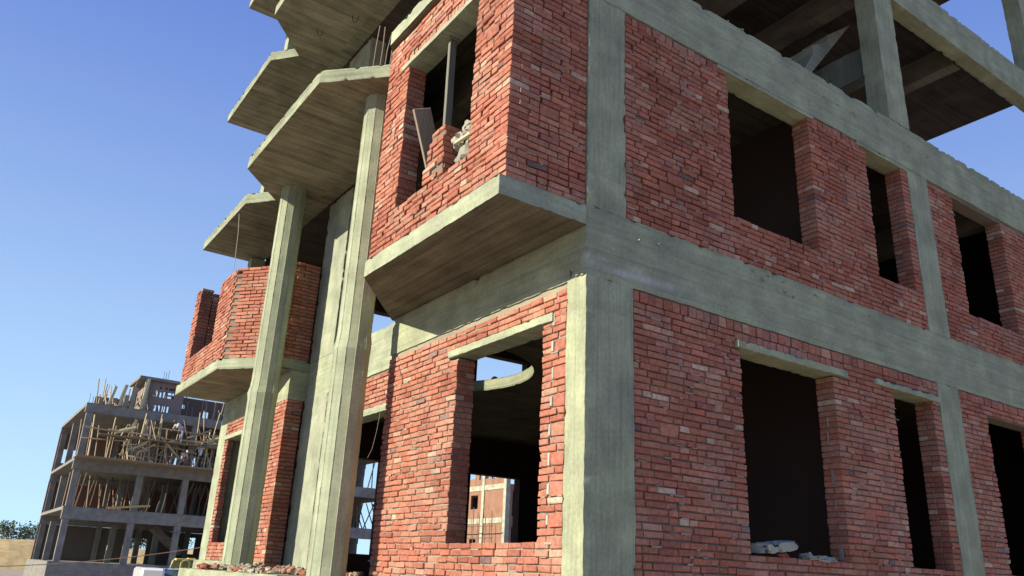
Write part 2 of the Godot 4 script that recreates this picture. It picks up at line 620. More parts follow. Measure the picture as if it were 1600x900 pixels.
# ------------------------------------------------------------------ people
func sd_capsule(p: Vector3, a: Vector3, b: Vector3, ra: float, rb: float) -> float:
	var ab := b - a
	var t := clampf((p - a).dot(ab) / maxf(ab.length_squared(), 1e-6), 0.0, 1.0)
	return (p - a - ab * t).length() - lerpf(ra, rb, t)

# bones: [a, b, ra, rb, colour]; one continuous skin by surface nets
func skin(mb: MB, bones: Array, cell: float, blend: float) -> void:
	var lo := Vector3(1e9, 1e9, 1e9)
	var hi := -lo
	for b in bones:
		for k in 2:
			var r: float = b[2 + k] + cell * 2.0
			lo = lo.min(b[k] - Vector3(r, r, r))
			hi = hi.max(b[k] + Vector3(r, r, r))
	var n := Vector3i(((hi - lo) / cell).ceil()) + Vector3i(1, 1, 1)
	var val := PackedFloat32Array()
	val.resize(n.x * n.y * n.z)
	val.fill(1.0)
	var field := func(p: Vector3) -> float:
		var d := 1e9
		for b in bones:
			var e := sd_capsule(p, b[0], b[1], b[2], b[3])
			var hh := clampf(0.5 + 0.5 * (d - e) / blend, 0.0, 1.0)
			d = lerpf(d, e, hh) - blend * hh * (1.0 - hh) if d < 1e8 else e
		return d
	for z in n.z:
		for y in n.y:
			for x in n.x:
				val[(z * n.y + y) * n.x + x] = field.call(lo + Vector3(x, y, z) * cell)
	var at := {}
	var cols := {}
	for z in n.z - 1:
		for y in n.y - 1:
			for x in n.x - 1:
				var sum := Vector3.ZERO
				var cnt := 0
				var vs := []
				for k in 8:
					vs.append(val[((z + (k >> 2)) * n.y + y + ((k >> 1) & 1)) * n.x + x + (k & 1)])
				for e in [[0, 1], [2, 3], [4, 5], [6, 7], [0, 2], [1, 3], [4, 6], [5, 7], [0, 4], [1, 5], [2, 6], [3, 7]]:
					var a: float = vs[e[0]]
					var b: float = vs[e[1]]
					if (a < 0.0) != (b < 0.0):
						var t := a / (a - b)
						var pa := Vector3(e[0] & 1, (e[0] >> 1) & 1, e[0] >> 2)
						var pb := Vector3(e[1] & 1, (e[1] >> 1) & 1, e[1] >> 2)
						sum += pa.lerp(pb, t)
						cnt += 1
				if cnt > 0:
					var p := lo + (Vector3(x, y, z) + sum / cnt) * cell
					at[Vector3i(x, y, z)] = p
					var best := 1e9
					for b in bones:
						var e2 := sd_capsule(p, b[0], b[1], b[2], b[3])
						if e2 < best:
							best = e2
							cols[Vector3i(x, y, z)] = b[4]
	var normal := func(p: Vector3) -> Vector3:
		var e := cell * 0.5
		return Vector3(field.call(p + Vector3(e, 0, 0)) - field.call(p - Vector3(e, 0, 0)), field.call(p + Vector3(0, e, 0)) - field.call(p - Vector3(0, e, 0)), field.call(p + Vector3(0, 0, e)) - field.call(p - Vector3(0, 0, e))).normalized()
	for c in at:
		for ax in 3:
			var d := Vector3i(1 if ax == 0 else 0, 1 if ax == 1 else 0, 1 if ax == 2 else 0)
			var q: Vector3i = c + d
			if q.x >= n.x or q.y >= n.y or q.z >= n.z: continue
			var a: float = val[(c.z * n.y + c.y) * n.x + c.x]
			var b: float = val[(q.z * n.y + q.y) * n.x + q.x]
			if (a < 0.0) == (b < 0.0): continue
			var u := Vector3i(0, 1, 0) if ax == 0 else Vector3i(0, 0, 1) if ax == 1 else Vector3i(1, 0, 0)
			var w := Vector3i(0, 0, 1) if ax == 0 else Vector3i(1, 0, 0) if ax == 1 else Vector3i(0, 1, 0)
			var cs := [c, c - u, c - u - w, c - w]
			var ok := true
			for k in cs:
				if not at.has(k): ok = false
			if not ok: continue
			var nn: Vector3 = normal.call((at[cs[0]] + at[cs[2]]) * 0.5)
			mb.quad(at[cs[0]], at[cs[1]], at[cs[2]], at[cs[3]], nn, cols[c])

# joints: dictionary of points relative to the feet
func person(label: String, at: Vector3, turn: float, j: Dictionary, shirt: Color, legs: Color, hat: Color, hair_only: bool) -> void:
	var t := thing("person", label, "person", at, "workers on the building site", turn)
	var flesh := Color(0.16, 0.085, 0.055)
	var b := []
	b.append([j.pelvis, j.chest, 0.135, 0.15, shirt])
	b.append([j.shoulder_a, j.shoulder_b, 0.085, 0.085, shirt])
	b.append([j.chest, j.neck, 0.10, 0.055, shirt])
	b.append([j.neck, j.head, 0.052, 0.06, flesh])
	b.append([j.head, j.head + (j.head - j.neck).normalized() * 0.09, 0.078, 0.088, flesh])
	b.append([j.head + j.face * 0.05, j.head + j.face * 0.085 + Vector3(0, -0.02, 0), 0.05, 0.02, flesh])
	b.append([j.hip_a, j.hip_b, 0.11, 0.11, legs])
	for s in ["a", "b"]:
		b.append([j["shoulder_" + s], j["elbow_" + s], 0.06, 0.045, shirt])
		b.append([j["elbow_" + s], j["hand_" + s], 0.042, 0.03, flesh])
		b.append([j["hip_" + s], j["knee_" + s], 0.09, 0.062, legs])
		b.append([j["knee_" + s], j["foot_" + s] + Vector3(0, 0.06, 0), 0.06, 0.045, legs])
		b.append([j["foot_" + s] + Vector3(0, 0.04, 0), j["foot_" + s] + j.toe * 0.17 + Vector3(0, 0.03, 0), 0.045, 0.035, Color(0.05, 0.04, 0.035)])
	var mb := MB.new()
	skin(mb, b, 0.034, 0.05)
	# a palm, four unequal fingers and a thumb on each hand
	for s in ["a", "b"]:
		var d: Vector3 = (j["hand_" + s] - j["elbow_" + s]).normalized()
		var side := d.cross(Vector3(0.2, 0.1, 1.0)).normalized()
		var bend := d.cross(side)
		var palm: Vector3 = j["hand_" + s] + d * 0.05
		bar(mb, j["hand_" + s] - d * 0.02, palm + d * 0.04, 0.085, 0.03, flesh, 0.01)
		for k in 4:
			var r: Vector3 = palm + d * 0.035 + side * (0.03 - 0.02 * k)
			var l: float = [0.068, 0.078, 0.072, 0.056][k]
			tube(mb, [r, r + d * l * 0.5 + bend * 0.006, r + d * l * 0.85 + bend * 0.026], 0.0095, 0.007, 6, flesh)
		tube(mb, [palm - d * 0.02 + side * 0.04, palm + d * 0.01 + side * 0.062, palm + d * 0.04 + side * 0.066 + bend * 0.01], 0.011, 0.008, 6, flesh)
	part("body", mb, M.plain, t, true)
	var cap := MB.new()
	var up: Vector3 = (j.head - j.neck).normalized()
	var pts := []
	for k in 6:
		var an := PI * 0.5 * k / 5.0
		pts.append([0.1 * cos(an), 0.1 * sin(an)])
	var fx := up.cross(Vector3(0.3, 0.0, 1.0)).normalized()
	var fz := fx.cross(up)
	var c: Vector3 = j.head + up * 0.065
	for k in 5:
		for i in 12:
			var a0 := TAU * i / 12.0
			var a1 := TAU * (i + 1) / 12.0
			var d0 := fx * cos(a0) + fz * sin(a0)
			var d1 := fx * cos(a1) + fz * sin(a1)
			cap.quad(c + d0 * pts[k][0] + up * pts[k][1], c + d1 * pts[k][0] + up * pts[k][1], c + d1 * pts[k + 1][0] + up * pts[k + 1][1], c + d0 * pts[k + 1][0] + up * pts[k + 1][1], d0 + d1 + up, hat)
	part("hair" if hair_only else "cap", cap, M.plain, t, true)

func standing(lean: float, reach_a: Vector3, reach_b: Vector3) -> Dictionary:
	var pelvis := Vector3(0, 0.92, 0)
	var chest := pelvis + Vector3(0, 0.36 * cos(lean), 0.40 * sin(lean))
	var neck := chest + Vector3(0, 0.17 * cos(lean), 0.19 * sin(lean))
	var head := neck + Vector3(0, 0.10 * cos(lean * 0.6), 0.10 * sin(lean * 0.8))
	var sh := chest + Vector3(0, 0.09 * cos(lean), 0.10 * sin(lean))
	return {"pelvis": pelvis, "chest": chest, "neck": neck, "head": head, "face": Vector3(0, 0, 1), "toe": Vector3(0, 0, 1),
		"shoulder_a": sh + Vector3(-0.17, 0, 0), "shoulder_b": sh + Vector3(0.17, 0, 0),
		"elbow_a": sh + Vector3(-0.22, 0, 0) + reach_a * 0.5 + Vector3(-0.03, -0.06, 0), "elbow_b": sh + Vector3(0.22, 0, 0) + reach_b * 0.5 + Vector3(0.03, -0.06, 0),
		"hand_a": sh + Vector3(-0.18, 0, 0) + reach_a, "hand_b": sh + Vector3(0.18, 0, 0) + reach_b,
		"hip_a": pelvis + Vector3(-0.10, -0.02, 0), "hip_b": pelvis + Vector3(0.10, -0.02, 0),
		"knee_a": Vector3(-0.11, 0.48, 0.03), "knee_b": Vector3(0.12, 0.48, 0.05),
		"foot_a": Vector3(-0.12, 0.0, -0.03), "foot_b": Vector3(0.13, 0.0, 0.03)}

func crouching() -> Dictionary:
	var pelvis := Vector3(0, 0.40, -0.12)
	var chest := Vector3(0, 0.70, 0.12)
	var neck := Vector3(0, 0.82, 0.26)
	return {"pelvis": pelvis, "chest": chest, "neck": neck, "head": Vector3(0, 0.88, 0.36), "face": Vector3(0, -0.4, 0.9).normalized(), "toe": Vector3(0, 0, 1),
		"shoulder_a": Vector3(-0.17, 0.75, 0.17), "shoulder_b": Vector3(0.17, 0.75, 0.17),
		"elbow_a": Vector3(-0.24, 0.50, 0.28), "elbow_b": Vector3(0.24, 0.50, 0.28),
		"hand_a": Vector3(-0.15, 0.30, 0.42), "hand_b": Vector3(0.16, 0.28, 0.44),
		"hip_a": pelvis + Vector3(-0.10, 0, 0), "hip_b": pelvis + Vector3(0.10, 0, 0),
		"knee_a": Vector3(-0.19, 0.46, 0.26), "knee_b": Vector3(0.19, 0.46, 0.26),
		"foot_a": Vector3(-0.17, 0.0, 0.0), "foot_b": Vector3(0.17, 0.0, 0.02)}

# ------------------------------------------------------------------ the main building
func V2(a: Array) -> PackedVector2Array:
	var p := PackedVector2Array()
	for q in a: p.append(Vector2(q[0], q[1]))
	return p

func cast(root: Node3D, called: String, lo: Vector3, hi: Vector3, mat: Material, cell := 0.07, chip := 0.022, base := CONC, mottle := 0.13, amp := 0.007) -> MeshInstance3D:
	var mb := MB.new()
	block(mb, lo, hi, cell, amp, chip, base, mottle)
	return part(called, mb, mat, root)

func entrance_column(root: Node3D, x: float, z: float) -> void:
	var mb := MB.new()
	var sides := 12
	var joint := 2.62
	var rows := 64
	var y0 := -0.12
	var y1 := 6.318
	for j in rows:
		for i in sides:
			var q := []
			for e in [[i, j], [i + 1, j], [i + 1, j + 1], [i, j + 1]]:
				var y := lerpf(y0, y1, float(e[1]) / rows)
				var an := TAU * float(e[0]) / sides + 0.18
				var r := 0.232 if y < joint else 0.222
				if absf(y - joint) < 0.10: r += 0.010 + 0.012 * nz.get_noise_3d(cos(an) * 9.0, y * 14.0, sin(an) * 9.0)
				r += 0.004 * nz.get_noise_3d(cos(an) * 3.0 + x, y * 5.0, sin(an) * 3.0 + z)
				r += 0.010 * float((int(e[0]) * 7) % 12 % 3 - 1) * 0.5
				var ox := 0.008 if y > joint else 0.0
				q.append(Vector3(x + cos(an) * r + ox, y, z + sin(an) * r))
			var mid: Vector3 = (q[0] + q[2]) * 0.5
			var t := nw.get_noise_3d(mid.x * 2.0, mid.y * 0.8, mid.z * 2.0)
			var f := 1.0 + 0.22 * t + 0.05 * float((i * 5) % 3 - 1)
			mb.quad(q[0], q[1], q[2], q[3], Vector3(mid.x - x, 0, mid.z - z), Color(CONC_PALE.r * f, CONC_PALE.g * f, CONC_PALE.b * f))
			# the raised fin of grout where two shuttering boards met
			var a: Vector3 = q[0]
			var b: Vector3 = q[3]
			var o := Vector3(a.x - x, 0, a.z - z).normalized()
			var s := UP.cross(o) * 0.006
			var k := 0.004 + 0.007 * maxf(0.0, nz.get_noise_3d(a.x * 4.0, a.y * 7.0, a.z * 4.0))
			mb.quad(a - s, a + o * k, b + o * k, b - s, o - s * 100.0, Color(CONC_PALE.r * f, CONC_PALE.g * f, CONC_PALE.b * f))
			mb.quad(a + s, a + o * k, b + o * k, b + s, o + s * 100.0, Color(CONC_PALE.r * f, CONC_PALE.g * f, CONC_PALE.b * f))
	part("entrance_column", mb, M.column, root)

func main_building() -> void:
	var root := thing("unfinished_building", "large unfinished red brick and raw concrete building with jutting bays and round entrance columns", "building", Vector3(6.0, GROUND, -5.8))
	# --- corner columns and the beams of the shaded side
	cast(root, "corner_column", Vector3(-0.003, -0.5, -0.273), Vector3(0.576, 2.638, 0.006), M.column, 0.05, 0.010, CONC, 0.16)
	cast(root, "corner_column", Vector3(0.0, 3.354, -0.27), Vector3(0.497, 5.818, 0.0), M.column, 0.05, 0.02, CONC, 0.16)
	cast(root, "corner_column", Vector3(0.0, 6.552, -0.4), Vector3(0.45, 8.998, -0.004), M.column)
	for f in [[-0.5, 2.638, 6.0], [3.354, 5.818, 6.0], [6.552, 8.998, 5.72], [9.692, 12.198, 5.72]]:
		for x in [f[2], 11.47]:
			cast(root, "column", Vector3(x, f[0], -0.30), Vector3(x + 0.53, f[1], 0.004), M.column, 0.08, 0.012)
	for b in [[2.64, 3.353], [5.82, 6.55], [9.0, 9.69], [12.2, 12.9]]:
		var mb := MB.new()
		if b[0] > 5.0 and b[0] < 6.0:   # poured in two lifts, the lower one a little proud
			block(mb, Vector3(0.0, b[0], -0.25), Vector3(12.0, 6.24, 0.006), 0.06, 0.007, 0.02, CONC, 0.14)
			block(mb, Vector3(0.0, 6.243, -0.25), Vector3(12.0, b[1], -0.006), 0.06, 0.008, 0.045, CONC, 0.14)
		else:
			block(mb, Vector3(0.0, b[0], -0.25), Vector3(12.0, b[1], 0.0), 0.06, 0.008, 0.03, CONC, 0.14)
		if b[0] < 3.0:   # a pale salt run along the joint over the corner column
			for i in mb.v.size():
				var p := mb.v[i]
				var line := 2.80 - 0.05 * p.x
				var k := exp(-pow((p.y - line + 0.04 * nz.get_noise_1d(p.x * 4.0)) / 0.034, 2.0)) * clampf(1.6 - p.x * 0.8, 0.0, 1.0) * (0.6 + 0.5 * nz.get_noise_3d(p.x * 5.0, p.y * 3.0, 2.0))
				if p.z > -0.05: mb.c[i] = mb.c[i].lerp(Color(0.60, 0.61, 0.59), clampf(k, 0.0, 0.85))
		part("beam", mb, M.beam, root)
	# --- beams of the sunny side
	cast(root, "beam", Vector3(0.0, 2.64, -3.98), Vector3(0.25, 3.1375, -0.25), M.beam)
	cast(root, "beam", Vector3(0.0, 2.64, -11.7), Vector3(0.25, 3.1375, -7.83), M.beam)
	cast(root, "beam", Vector3(0.3, 2.64, -7.795), Vector3(0.55, 3.30, -4.0), M.beam, 0.06, 0.02, CONC_PALE)
	var sp := MB.new()
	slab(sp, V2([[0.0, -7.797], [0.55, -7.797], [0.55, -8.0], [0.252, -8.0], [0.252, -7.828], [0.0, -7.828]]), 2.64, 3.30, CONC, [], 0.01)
	part("beam", sp, M.beam, root)
	for y in [5.82, 9.0]:
		cast(root, "beam", Vector3(0.0, y, -3.98), Vector3(0.25, y + 0.4985, -0.42), M.beam, 0.12, 0.02, CONC_SHADED)
	# --- floor slabs
	var near_half := [[0.252, -0.252], [11.748, -0.252], [11.748, -6.0]]
	for i in 15:
		var an := deg_to_rad(122.1 * i / 14.0)
		near_half.append([1.53 + 1.84 * cos(an), -6.0 + 1.84 * sin(an)])
	near_half.append_array([[0.552, -4.0], [0.252, -4.0]])
	var far_half := []
	for q in near_half: far_half.append([q[0], -12.0 - q[1]])
	far_half[0] = [0.252, -11.25]
	far_half[1] = [11.748, -11.25]
	var curve_sides := range(3, 17)
	for h in [near_half, far_half]:
		var mb := MB.new()
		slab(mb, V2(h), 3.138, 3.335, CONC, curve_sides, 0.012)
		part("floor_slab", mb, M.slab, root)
	for y in [6.32, 9.5, 12.7]:
		var mb := MB.new()
		slab(mb, V2([[0.252, -0.252], [11.748, -0.252], [11.748, -11.25], [0.252, -11.25]]), y, y + 0.2, Color(0.19, 0.18, 0.145))  # darker than the other slabs: indoor shade painted into the tone
		part("floor_slab", mb, M.slab, root)
	for y in LEVELS:
		var mb := MB.new()
		var bay := V2([[-1.003, -0.003], [-1.003, -2.76], [0.0, -4.03], [0.25, -4.03], [0.25, -0.255], [0.0, -0.255], [0.0, -0.003]])
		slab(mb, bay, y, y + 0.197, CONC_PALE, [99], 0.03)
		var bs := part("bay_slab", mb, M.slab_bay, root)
		mb = MB.new()
		slab(mb, bay, y, y + 0.197, CONC_PALE, [0, 1, 2, 6], 0.03, Color(1, 1, 1), false)
		part("slab_edge", mb, M.beam, bs)
		var fb := MB.new()
		var far_bay := [[0.25, -7.47], [0.0, -7.47], [-1.003, -8.74], [-1.003, -11.7], [0.25, -11.7]]
		if y < 4.0:
			far_bay = [[0.25, -7.79], [-0.255, -7.79], [-1.003, -8.74], [-1.003, -11.7], [0.25, -11.7]]
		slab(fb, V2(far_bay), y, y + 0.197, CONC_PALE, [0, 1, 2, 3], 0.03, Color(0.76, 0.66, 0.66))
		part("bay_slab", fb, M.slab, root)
		if y > 4.0:
			var eb := MB.new()
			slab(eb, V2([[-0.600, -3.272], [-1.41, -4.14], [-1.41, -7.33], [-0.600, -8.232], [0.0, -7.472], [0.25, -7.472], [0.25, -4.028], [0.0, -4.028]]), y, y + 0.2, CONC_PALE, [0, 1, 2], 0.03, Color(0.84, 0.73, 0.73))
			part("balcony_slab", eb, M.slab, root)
	# --- entrance: pilaster, round columns, porch
	for f in [[-0.3, 2.639], [3.302, 6.319], [6.522, 9.499], [9.702, 12.69]]:
		cast(root, "pilaster", Vector3(0.297, f[0], -7.797), Vector3(0.6, f[1], -6.78), M.column, 0.05, 0.035, Color(0.36, 0.385, 0.29), 0.18)
	entrance_column(root, -0.52, -4.02)
	entrance_column(root, -0.48, -7.60)
	cast(root, "porch_slab", Vector3(-1.25, -0.30, -7.85), Vector3(0.7, -0.10, -3.6), M.beam, 0.06, 0.05)
	cast(root, "footing", Vector3(-0.07, GROUND - 0.1, -11.78), Vector3(0.24, 0.03, -7.86), M.beam, 0.08, 0.04)
	cast(root, "footing", Vector3(-1.2, GROUND - 0.1, -7.65), Vector3(0.24, -0.301, -3.65), M.beam, 0.12)
	cast(root, "footing", Vector3(-0.05, GROUND - 0.1, -3.64), Vector3(0.24, -0.36, 0.02), M.beam, 0.10)
	cast(root, "footing", Vector3(0.25, GROUND - 0.1, -0.24), Vector3(12.04, -0.36, 0.03), M.beam, 0.12)
	cast(root, "ground_floor_slab", Vector3(0.252, -0.56, -11.25), Vector3(11.74, -0.36, -0.252), M.beam, 0.5, 0.0, Color(0.13, 0.115, 0.09))  # floor tone darkened so that less light bounces indoors
	cast(root, "corner_column", Vector3(0.0, 0.031, -11.7), Vector3(0.30, 2.639, -11.22), M.column, 0.06, 0.006, CONC_PALE)
	# columns of the far bay, seen above the brick and between the slabs
	for f in [[3.336, 6.319], [6.518, 9.499], [9.698, 12.69]]:
		cast(root, "corner_column", Vector3(-0.02, f[0], -11.68), Vector3(0.28, f[1], -11.40), M.column, 0.1)
	cast(root, "column", Vector3(-0.1, 6.522, -3.7), Vector3(0.2, 9.0, -3.4), M.column)
	# the upper open storey over the shaded side: cross beam, landing beam and stair flight
	cast(root, "cross_beam", Vector3(5.86, 9.12, -11.2), Vector3(6.16, 9.499, -0.31), M.beam, 0.2, 0.02, CONC_SHADED)
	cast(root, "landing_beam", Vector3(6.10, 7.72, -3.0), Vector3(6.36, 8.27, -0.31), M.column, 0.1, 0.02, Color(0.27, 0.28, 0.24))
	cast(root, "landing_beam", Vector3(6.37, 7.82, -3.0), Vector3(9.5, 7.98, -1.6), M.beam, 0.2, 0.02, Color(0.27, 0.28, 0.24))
	var fl := MB.new()
	var side := [Vector2(5.10, 7.62), Vector2(5.306, 7.824), Vector2(5.556, 8.20), Vector2(5.53, 8.33), Vector2(5.985, 8.61), Vector2(6.02, 8.77), Vector2(6.737, 9.317), Vector2(5.687, 8.056), Vector2(5.35, 7.65)]
	for z in [-1.0, -1.5]:
		var tr := Geometry2D.triangulate_polygon(PackedVector2Array(side))
		for k in range(0, tr.size(), 3):
			fl.tri(Vector3(side[tr[k]].x, side[tr[k]].y, z), Vector3(side[tr[k + 1]].x, side[tr[k + 1]].y, z), Vector3(side[tr[k + 2]].x, side[tr[k + 2]].y, z), Vector3(0, 0, 1 if z > -1.2 else -1), Color(0.38, 0.385, 0.33))
	for k in side.size():
		var p0: Vector2 = side[k]
		var p1: Vector2 = side[(k + 1) % side.size()]
		var e := p1 - p0
		fl.quad(Vector3(p0.x, p0.y, -1.0), Vector3(p1.x, p1.y, -1.0), Vector3(p1.x, p1.y, -1.5), Vector3(p0.x, p0.y, -1.5), Vector3(-e.y, e.x, 0), Color(0.38, 0.385, 0.33))
	part("stair_flight", fl, M.beam, root)
	for x in [4.32, 8.8]:
		cast(root, "cross_beam", Vector3(x, 5.84, -11.2), Vector3(x + 0.25, 6.319, -0.26), M.beam, 0.3, 0.02, CONC_SHADED)
		cast(root, "cross_beam", Vector3(x, 9.05, -11.2), Vector3(x + 0.25, 9.499, -0.31), M.beam, 0.3, 0.02, CONC_SHADED)
	for z in [-5.75]:
		for x in [5.8, 10.0]:
			for f in [[-0.36, 3.137], [3.336, 6.319], [6.522, 9.499], [9.702, 12.69]]:
				cast(root, "column", Vector3(x, f[0], z - 0.2), Vector3(x + 0.35, f[1], z + 0.2), M.column, 0.4, 0.02, CONC_SHADED)
	for f in [[6.522, 9.499], [9.702, 12.69]]:
		for x in [1.0, 5.86, 11.3]:
			cast(root, "column", Vector3(x, f[0], -11.1), Vector3(x + 0.35, f[1], -10.8), M.column, 0.4)
	# --- brick walls
	brick_wall(root, "brick_wall", "", Vector3(0.5, 0, -0.42), Vector3(0, 0, -1), Vector3(-1, 0, 0), 3.6, 6.53, 9.0, [], {"cell": 0.1})  # hidden wall, added to keep the sun off the open storey
	var X := Vector3(1, 0, 0)
	var Z := Vector3(0, 0, 1)
	# shaded side, ground storey
	brick_wall(root, "brick_wall", "shaded ground storey brick wall with rough lintels over dark windows", Vector3(0.576, 0, 0), X, Z, 5.422, -0.36, 2.64,
		[Rect2(1.514, 0.30, 1.610, 2.03), Rect2(1.444, 2.33, 1.91, 0.088), Rect2(4.344, 0.30, 0.90, 2.06), Rect2(3.95, 2.36, 1.472, 0.08)],
		{"soldiers": [Rect2(0.0, 2.52, 5.422, 0.117), Rect2(1.444, 2.418, 1.91, 0.102)], "pale": 0.08, "dark": 0.03, "header": 0.34})
	brick_wall(root, "brick_wall", "", Vector3(6.532, 0, 0), X, Z, 4.936, -0.36, 2.64, [Rect2(0.7, 0.30, 1.5, 2.06)], {"soldiers": [Rect2(0.0, 2.52, 4.936, 0.117)], "pale": 0.10, "cell": 0.07})
	# shaded side, upper storey
	brick_wall(root, "brick_wall", "shaded upper storey brick wall with two tall dark window openings", Vector3(0.497, 0, 0), X, Z, 5.501, 3.353, 5.82,
		[Rect2(1.633, 3.86, 1.55, 1.89), Rect2(1.463, 5.75, 1.82, 0.07), Rect2(4.453, 3.86, 0.87, 1.89), Rect2(4.25, 5.75, 1.251, 0.07)],
		{"soldiers": [Rect2(0.0, 5.70, 1.463, 0.113), Rect2(3.29, 5.70, 0.95, 0.113)], "pale": 0.09, "dark": 0.03, "header": 0.36, "gap": 0.08, "recess": 0.034})
	brick_wall(root, "brick_wall", "", Vector3(6.532, 0, 0), X, Z, 4.936, 3.353, 5.82, [Rect2(0.7, 3.86, 1.5, 1.89)], {"pale": 0.10, "cell": 0.07})
	# the jutting bay
	brick_wall(root, "brick_wall", "narrow shaded end wall of the jutting bay", Vector3(-0.938, 0, -0.02), X, Z, 0.936, 3.335, 6.32, [],
		{"corner0": 0, "gap": 0.10, "recess": 0.045, "two": 0.018, "header": 0.26, "pale": 0.06, "rough": 0.003})
	brick_wall(root, "brick_wall", "sunlit front wall of the jutting bay round its propped window", Vector3(-0.938, 0, -0.02), -Z, -X, 2.81, 3.335, 6.31,
		[Rect2(0.68, 3.87, 1.56, 1.88), Rect2(0.62, 5.75, 1.78, 0.072)],
		{"corner0": 1, "gap": 0.11, "header": 0.36, "long": 0.212, "recess": 0.045, "pale": 0.10, "rough": 0.005, "soldiers": [Rect2(0.62, 5.822, 1.78, 0.118)], "thin_soldiers": true})
	var d := Vector3(0.938, 0, -1.2)
	brick_wall(root, "brick_wall", "", Vector3(-0.938, 0, -2.83), d.normalized(), Vector3(-1.2, 0, -0.938).normalized(), d.length(), 3.335, 6.31, [], {"cell": 0.08})
	# brick stub in the bay window
	var stub := MB.new()
	for q in [[0.40, 3.872, 4.06], [0.345, 4.06, 4.29], [0.29, 4.29, 4.47]]:
		var lo := Vector3(-0.921, q[1], -1.235 - q[0] + 0.02)
		block(stub, lo, Vector3(-0.705, q[2] - 0.01, -1.237), 0.04, 0.008, 0.0, MORTAR)
	var sn := part("brick_stub", stub, M.mortar, root)
	for q in [[0.40, 3.87, 4.06], [0.345, 4.066, 4.26], [0.29, 4.262, 4.46]]:
		lay(sn, Vector3(-0.938, 0, -1.22), -Z, -X, q[0], q[1], q[2] + 0.01, [], {"corner0": 7, "corner1": 7, "rough": 0.012, "gap": 0.1})
	# sunny side, ground storey
	brick_wall(root, "brick_wall", "sunlit ground storey brick wall with a window looking right through", Vector3(0, 0, -0.273), -Z, -X, 3.707, -0.36, 2.64,
		[Rect2(0.362, 0.277, 1.595, 2.013), Rect2(0.187, 2.29, 1.96, 0.088)],
		{"extra": [Rect2(0.0, 0.277, 0.36, 2.013)], "pale": 0.08, "dark": 0.025, "header": 0.06, "long": 0.198, "gap": 0.05, "rough": 0.004, "recess": 0.019, "mortar": Color(0.33, 0.30, 0.235)})
	var piers := []
	var pier: Node3D = root.get_child(root.get_child_count() - 1)
	var level := 0.277
	var turn := 0
	while level < 2.27:
		var hh := COURSE - 0.0125
		if turn % 2 == 0:
			for k in 2:
				var cut := (0.225 if (k + turn / 2) % 2 == 0 else 0.125) + rng.randf_range(-0.012, 0.012)
				add_brick(pier, Vector3(0, 0, -0.273), -Z, -X, 0.008, level + 0.005 + k * COURSE, cut - 0.014, hh, 0.235, rng.randfn(0.0, 0.004), brick_colour(0.05, 0.02))
				add_brick(pier, Vector3(0, 0, -0.273), -Z, -X, cut + 0.008, level + 0.005 + k * COURSE, 0.360 - cut, hh, 0.235, rng.randfn(0.0, 0.004), brick_colour(0.05, 0.02))
		else:
			var big := rng.randf_range(0.185, 0.215)
			add_brick(pier, Vector3(0, 0, -0.273), -Z, -X, 0.008, level + 0.005, big - 0.02, hh + COURSE, 0.235, rng.randfn(0.0, 0.004), brick_colour(0.02, 0.02))
			for k in 2:
				add_brick(pier, Vector3(0, 0, -0.273), -Z, -X, big + 0.026, level + 0.005 + k * COURSE, 0.340 - big, hh, 0.235, rng.randfn(0.0, 0.004), brick_colour(0.05, 0.06))
			piers.append([big, level])
		level += COURSE * 2.0
		turn += 1
	# far sunny wall beyond the entrance
	brick_wall(root, "brick_wall", "far sunlit brick wall beyond the entrance columns", Vector3(0, 0, -7.83), -Z, -X, 3.39, 0.03, 2.64,
		[Rect2(1.47, 0.34, 1.73, 1.96), Rect2(1.29, 2.30, 2.1, 0.085)], {"cell": 0.06, "pale": 0.08, "header": 0.2, "thin": true})
	var r := Vector3(0.3, 0, 0.0)
	brick_wall(root, "brick_wall", "", Vector3(0.0, 0, -7.80), r.normalized(), Vector3(0, 0, 1), r.length() - 0.02, -0.1, 2.64, [], {"cell": 0.05, "corner0": 7, "mortar_in": 0.01})
	# entrance wall
	brick_wall(root, "brick_wall", "", Vector3(0.3, 0, -4.0), -Z, -X, 2.76, 2.15, 2.64, [], {"cell": 0.06, "pale": 0.1})
	brick_wall(root, "brick_wall", "", Vector3(0.3, 0, -6.5), -Z, -X, 0.27, -0.1, 2.05, [], {"cell": 0.06})
	brick_wall(root, "brick_wall", "", Vector3(0.3, 0, -4.0), -Z, -X, 0.14, -0.1, 2.05, [], {"cell": 0.06, "corner1": 7})
	cast(root, "door_lintel", Vector3(0.29, 2.052, -6.77), Vector3(0.54, 2.15, -4.0), M.beam, 0.06, 0.02, CONC_PALE)
	brick_wall(root, "brick_wall", "shaded brick return between the far bay and the pilaster", Vector3(-0.24, 0, -7.825), X, Z, 0.53, 3.335, 5.10, [], {"cell": 0.05, "corner0": 7, "ragged": 0.1, "top_in": 0.1})
	# far bay: angled wall and front with its unfinished top
	var s := Vector3(0.70, 0, 0.89)
	brick_wall(root, "brick_wall", "angled brick wall of the far bay, left unfinished at the top", Vector3(-0.94, 0, -8.72), s.normalized(), Vector3(-0.89, 0, 0.70).normalized(), s.length(), 3.335, 5.04, [],
		{"corner0": 0, "ragged": 0.2, "gap": 0.05, "header": 0.25, "pale": 0.09, "top_in": 0.12, "cell": 0.06})
	brick_wall(root, "brick_wall", "", Vector3(-0.94, 0, -8.74), -Z, -X, 3.0, 3.335, 5.36, [Rect2(0.98, 3.88, 1.60, 2.0), Rect2(-0.2, 5.06, 1.18, 1.0)],
		{"corner0": 1, "ragged": 0.08, "pale": 0.08, "top_in": 0.07, "cell": 0.06, "corner1": 7})
	brick_wall(root, "brick_wall", "", Vector3(-0.69, 0, -11.325), X, Z, 0.26, 3.335, 5.33, [], {"ragged": 0.1, "top_in": 0.07, "cell": 0.06, "corner1": 7})
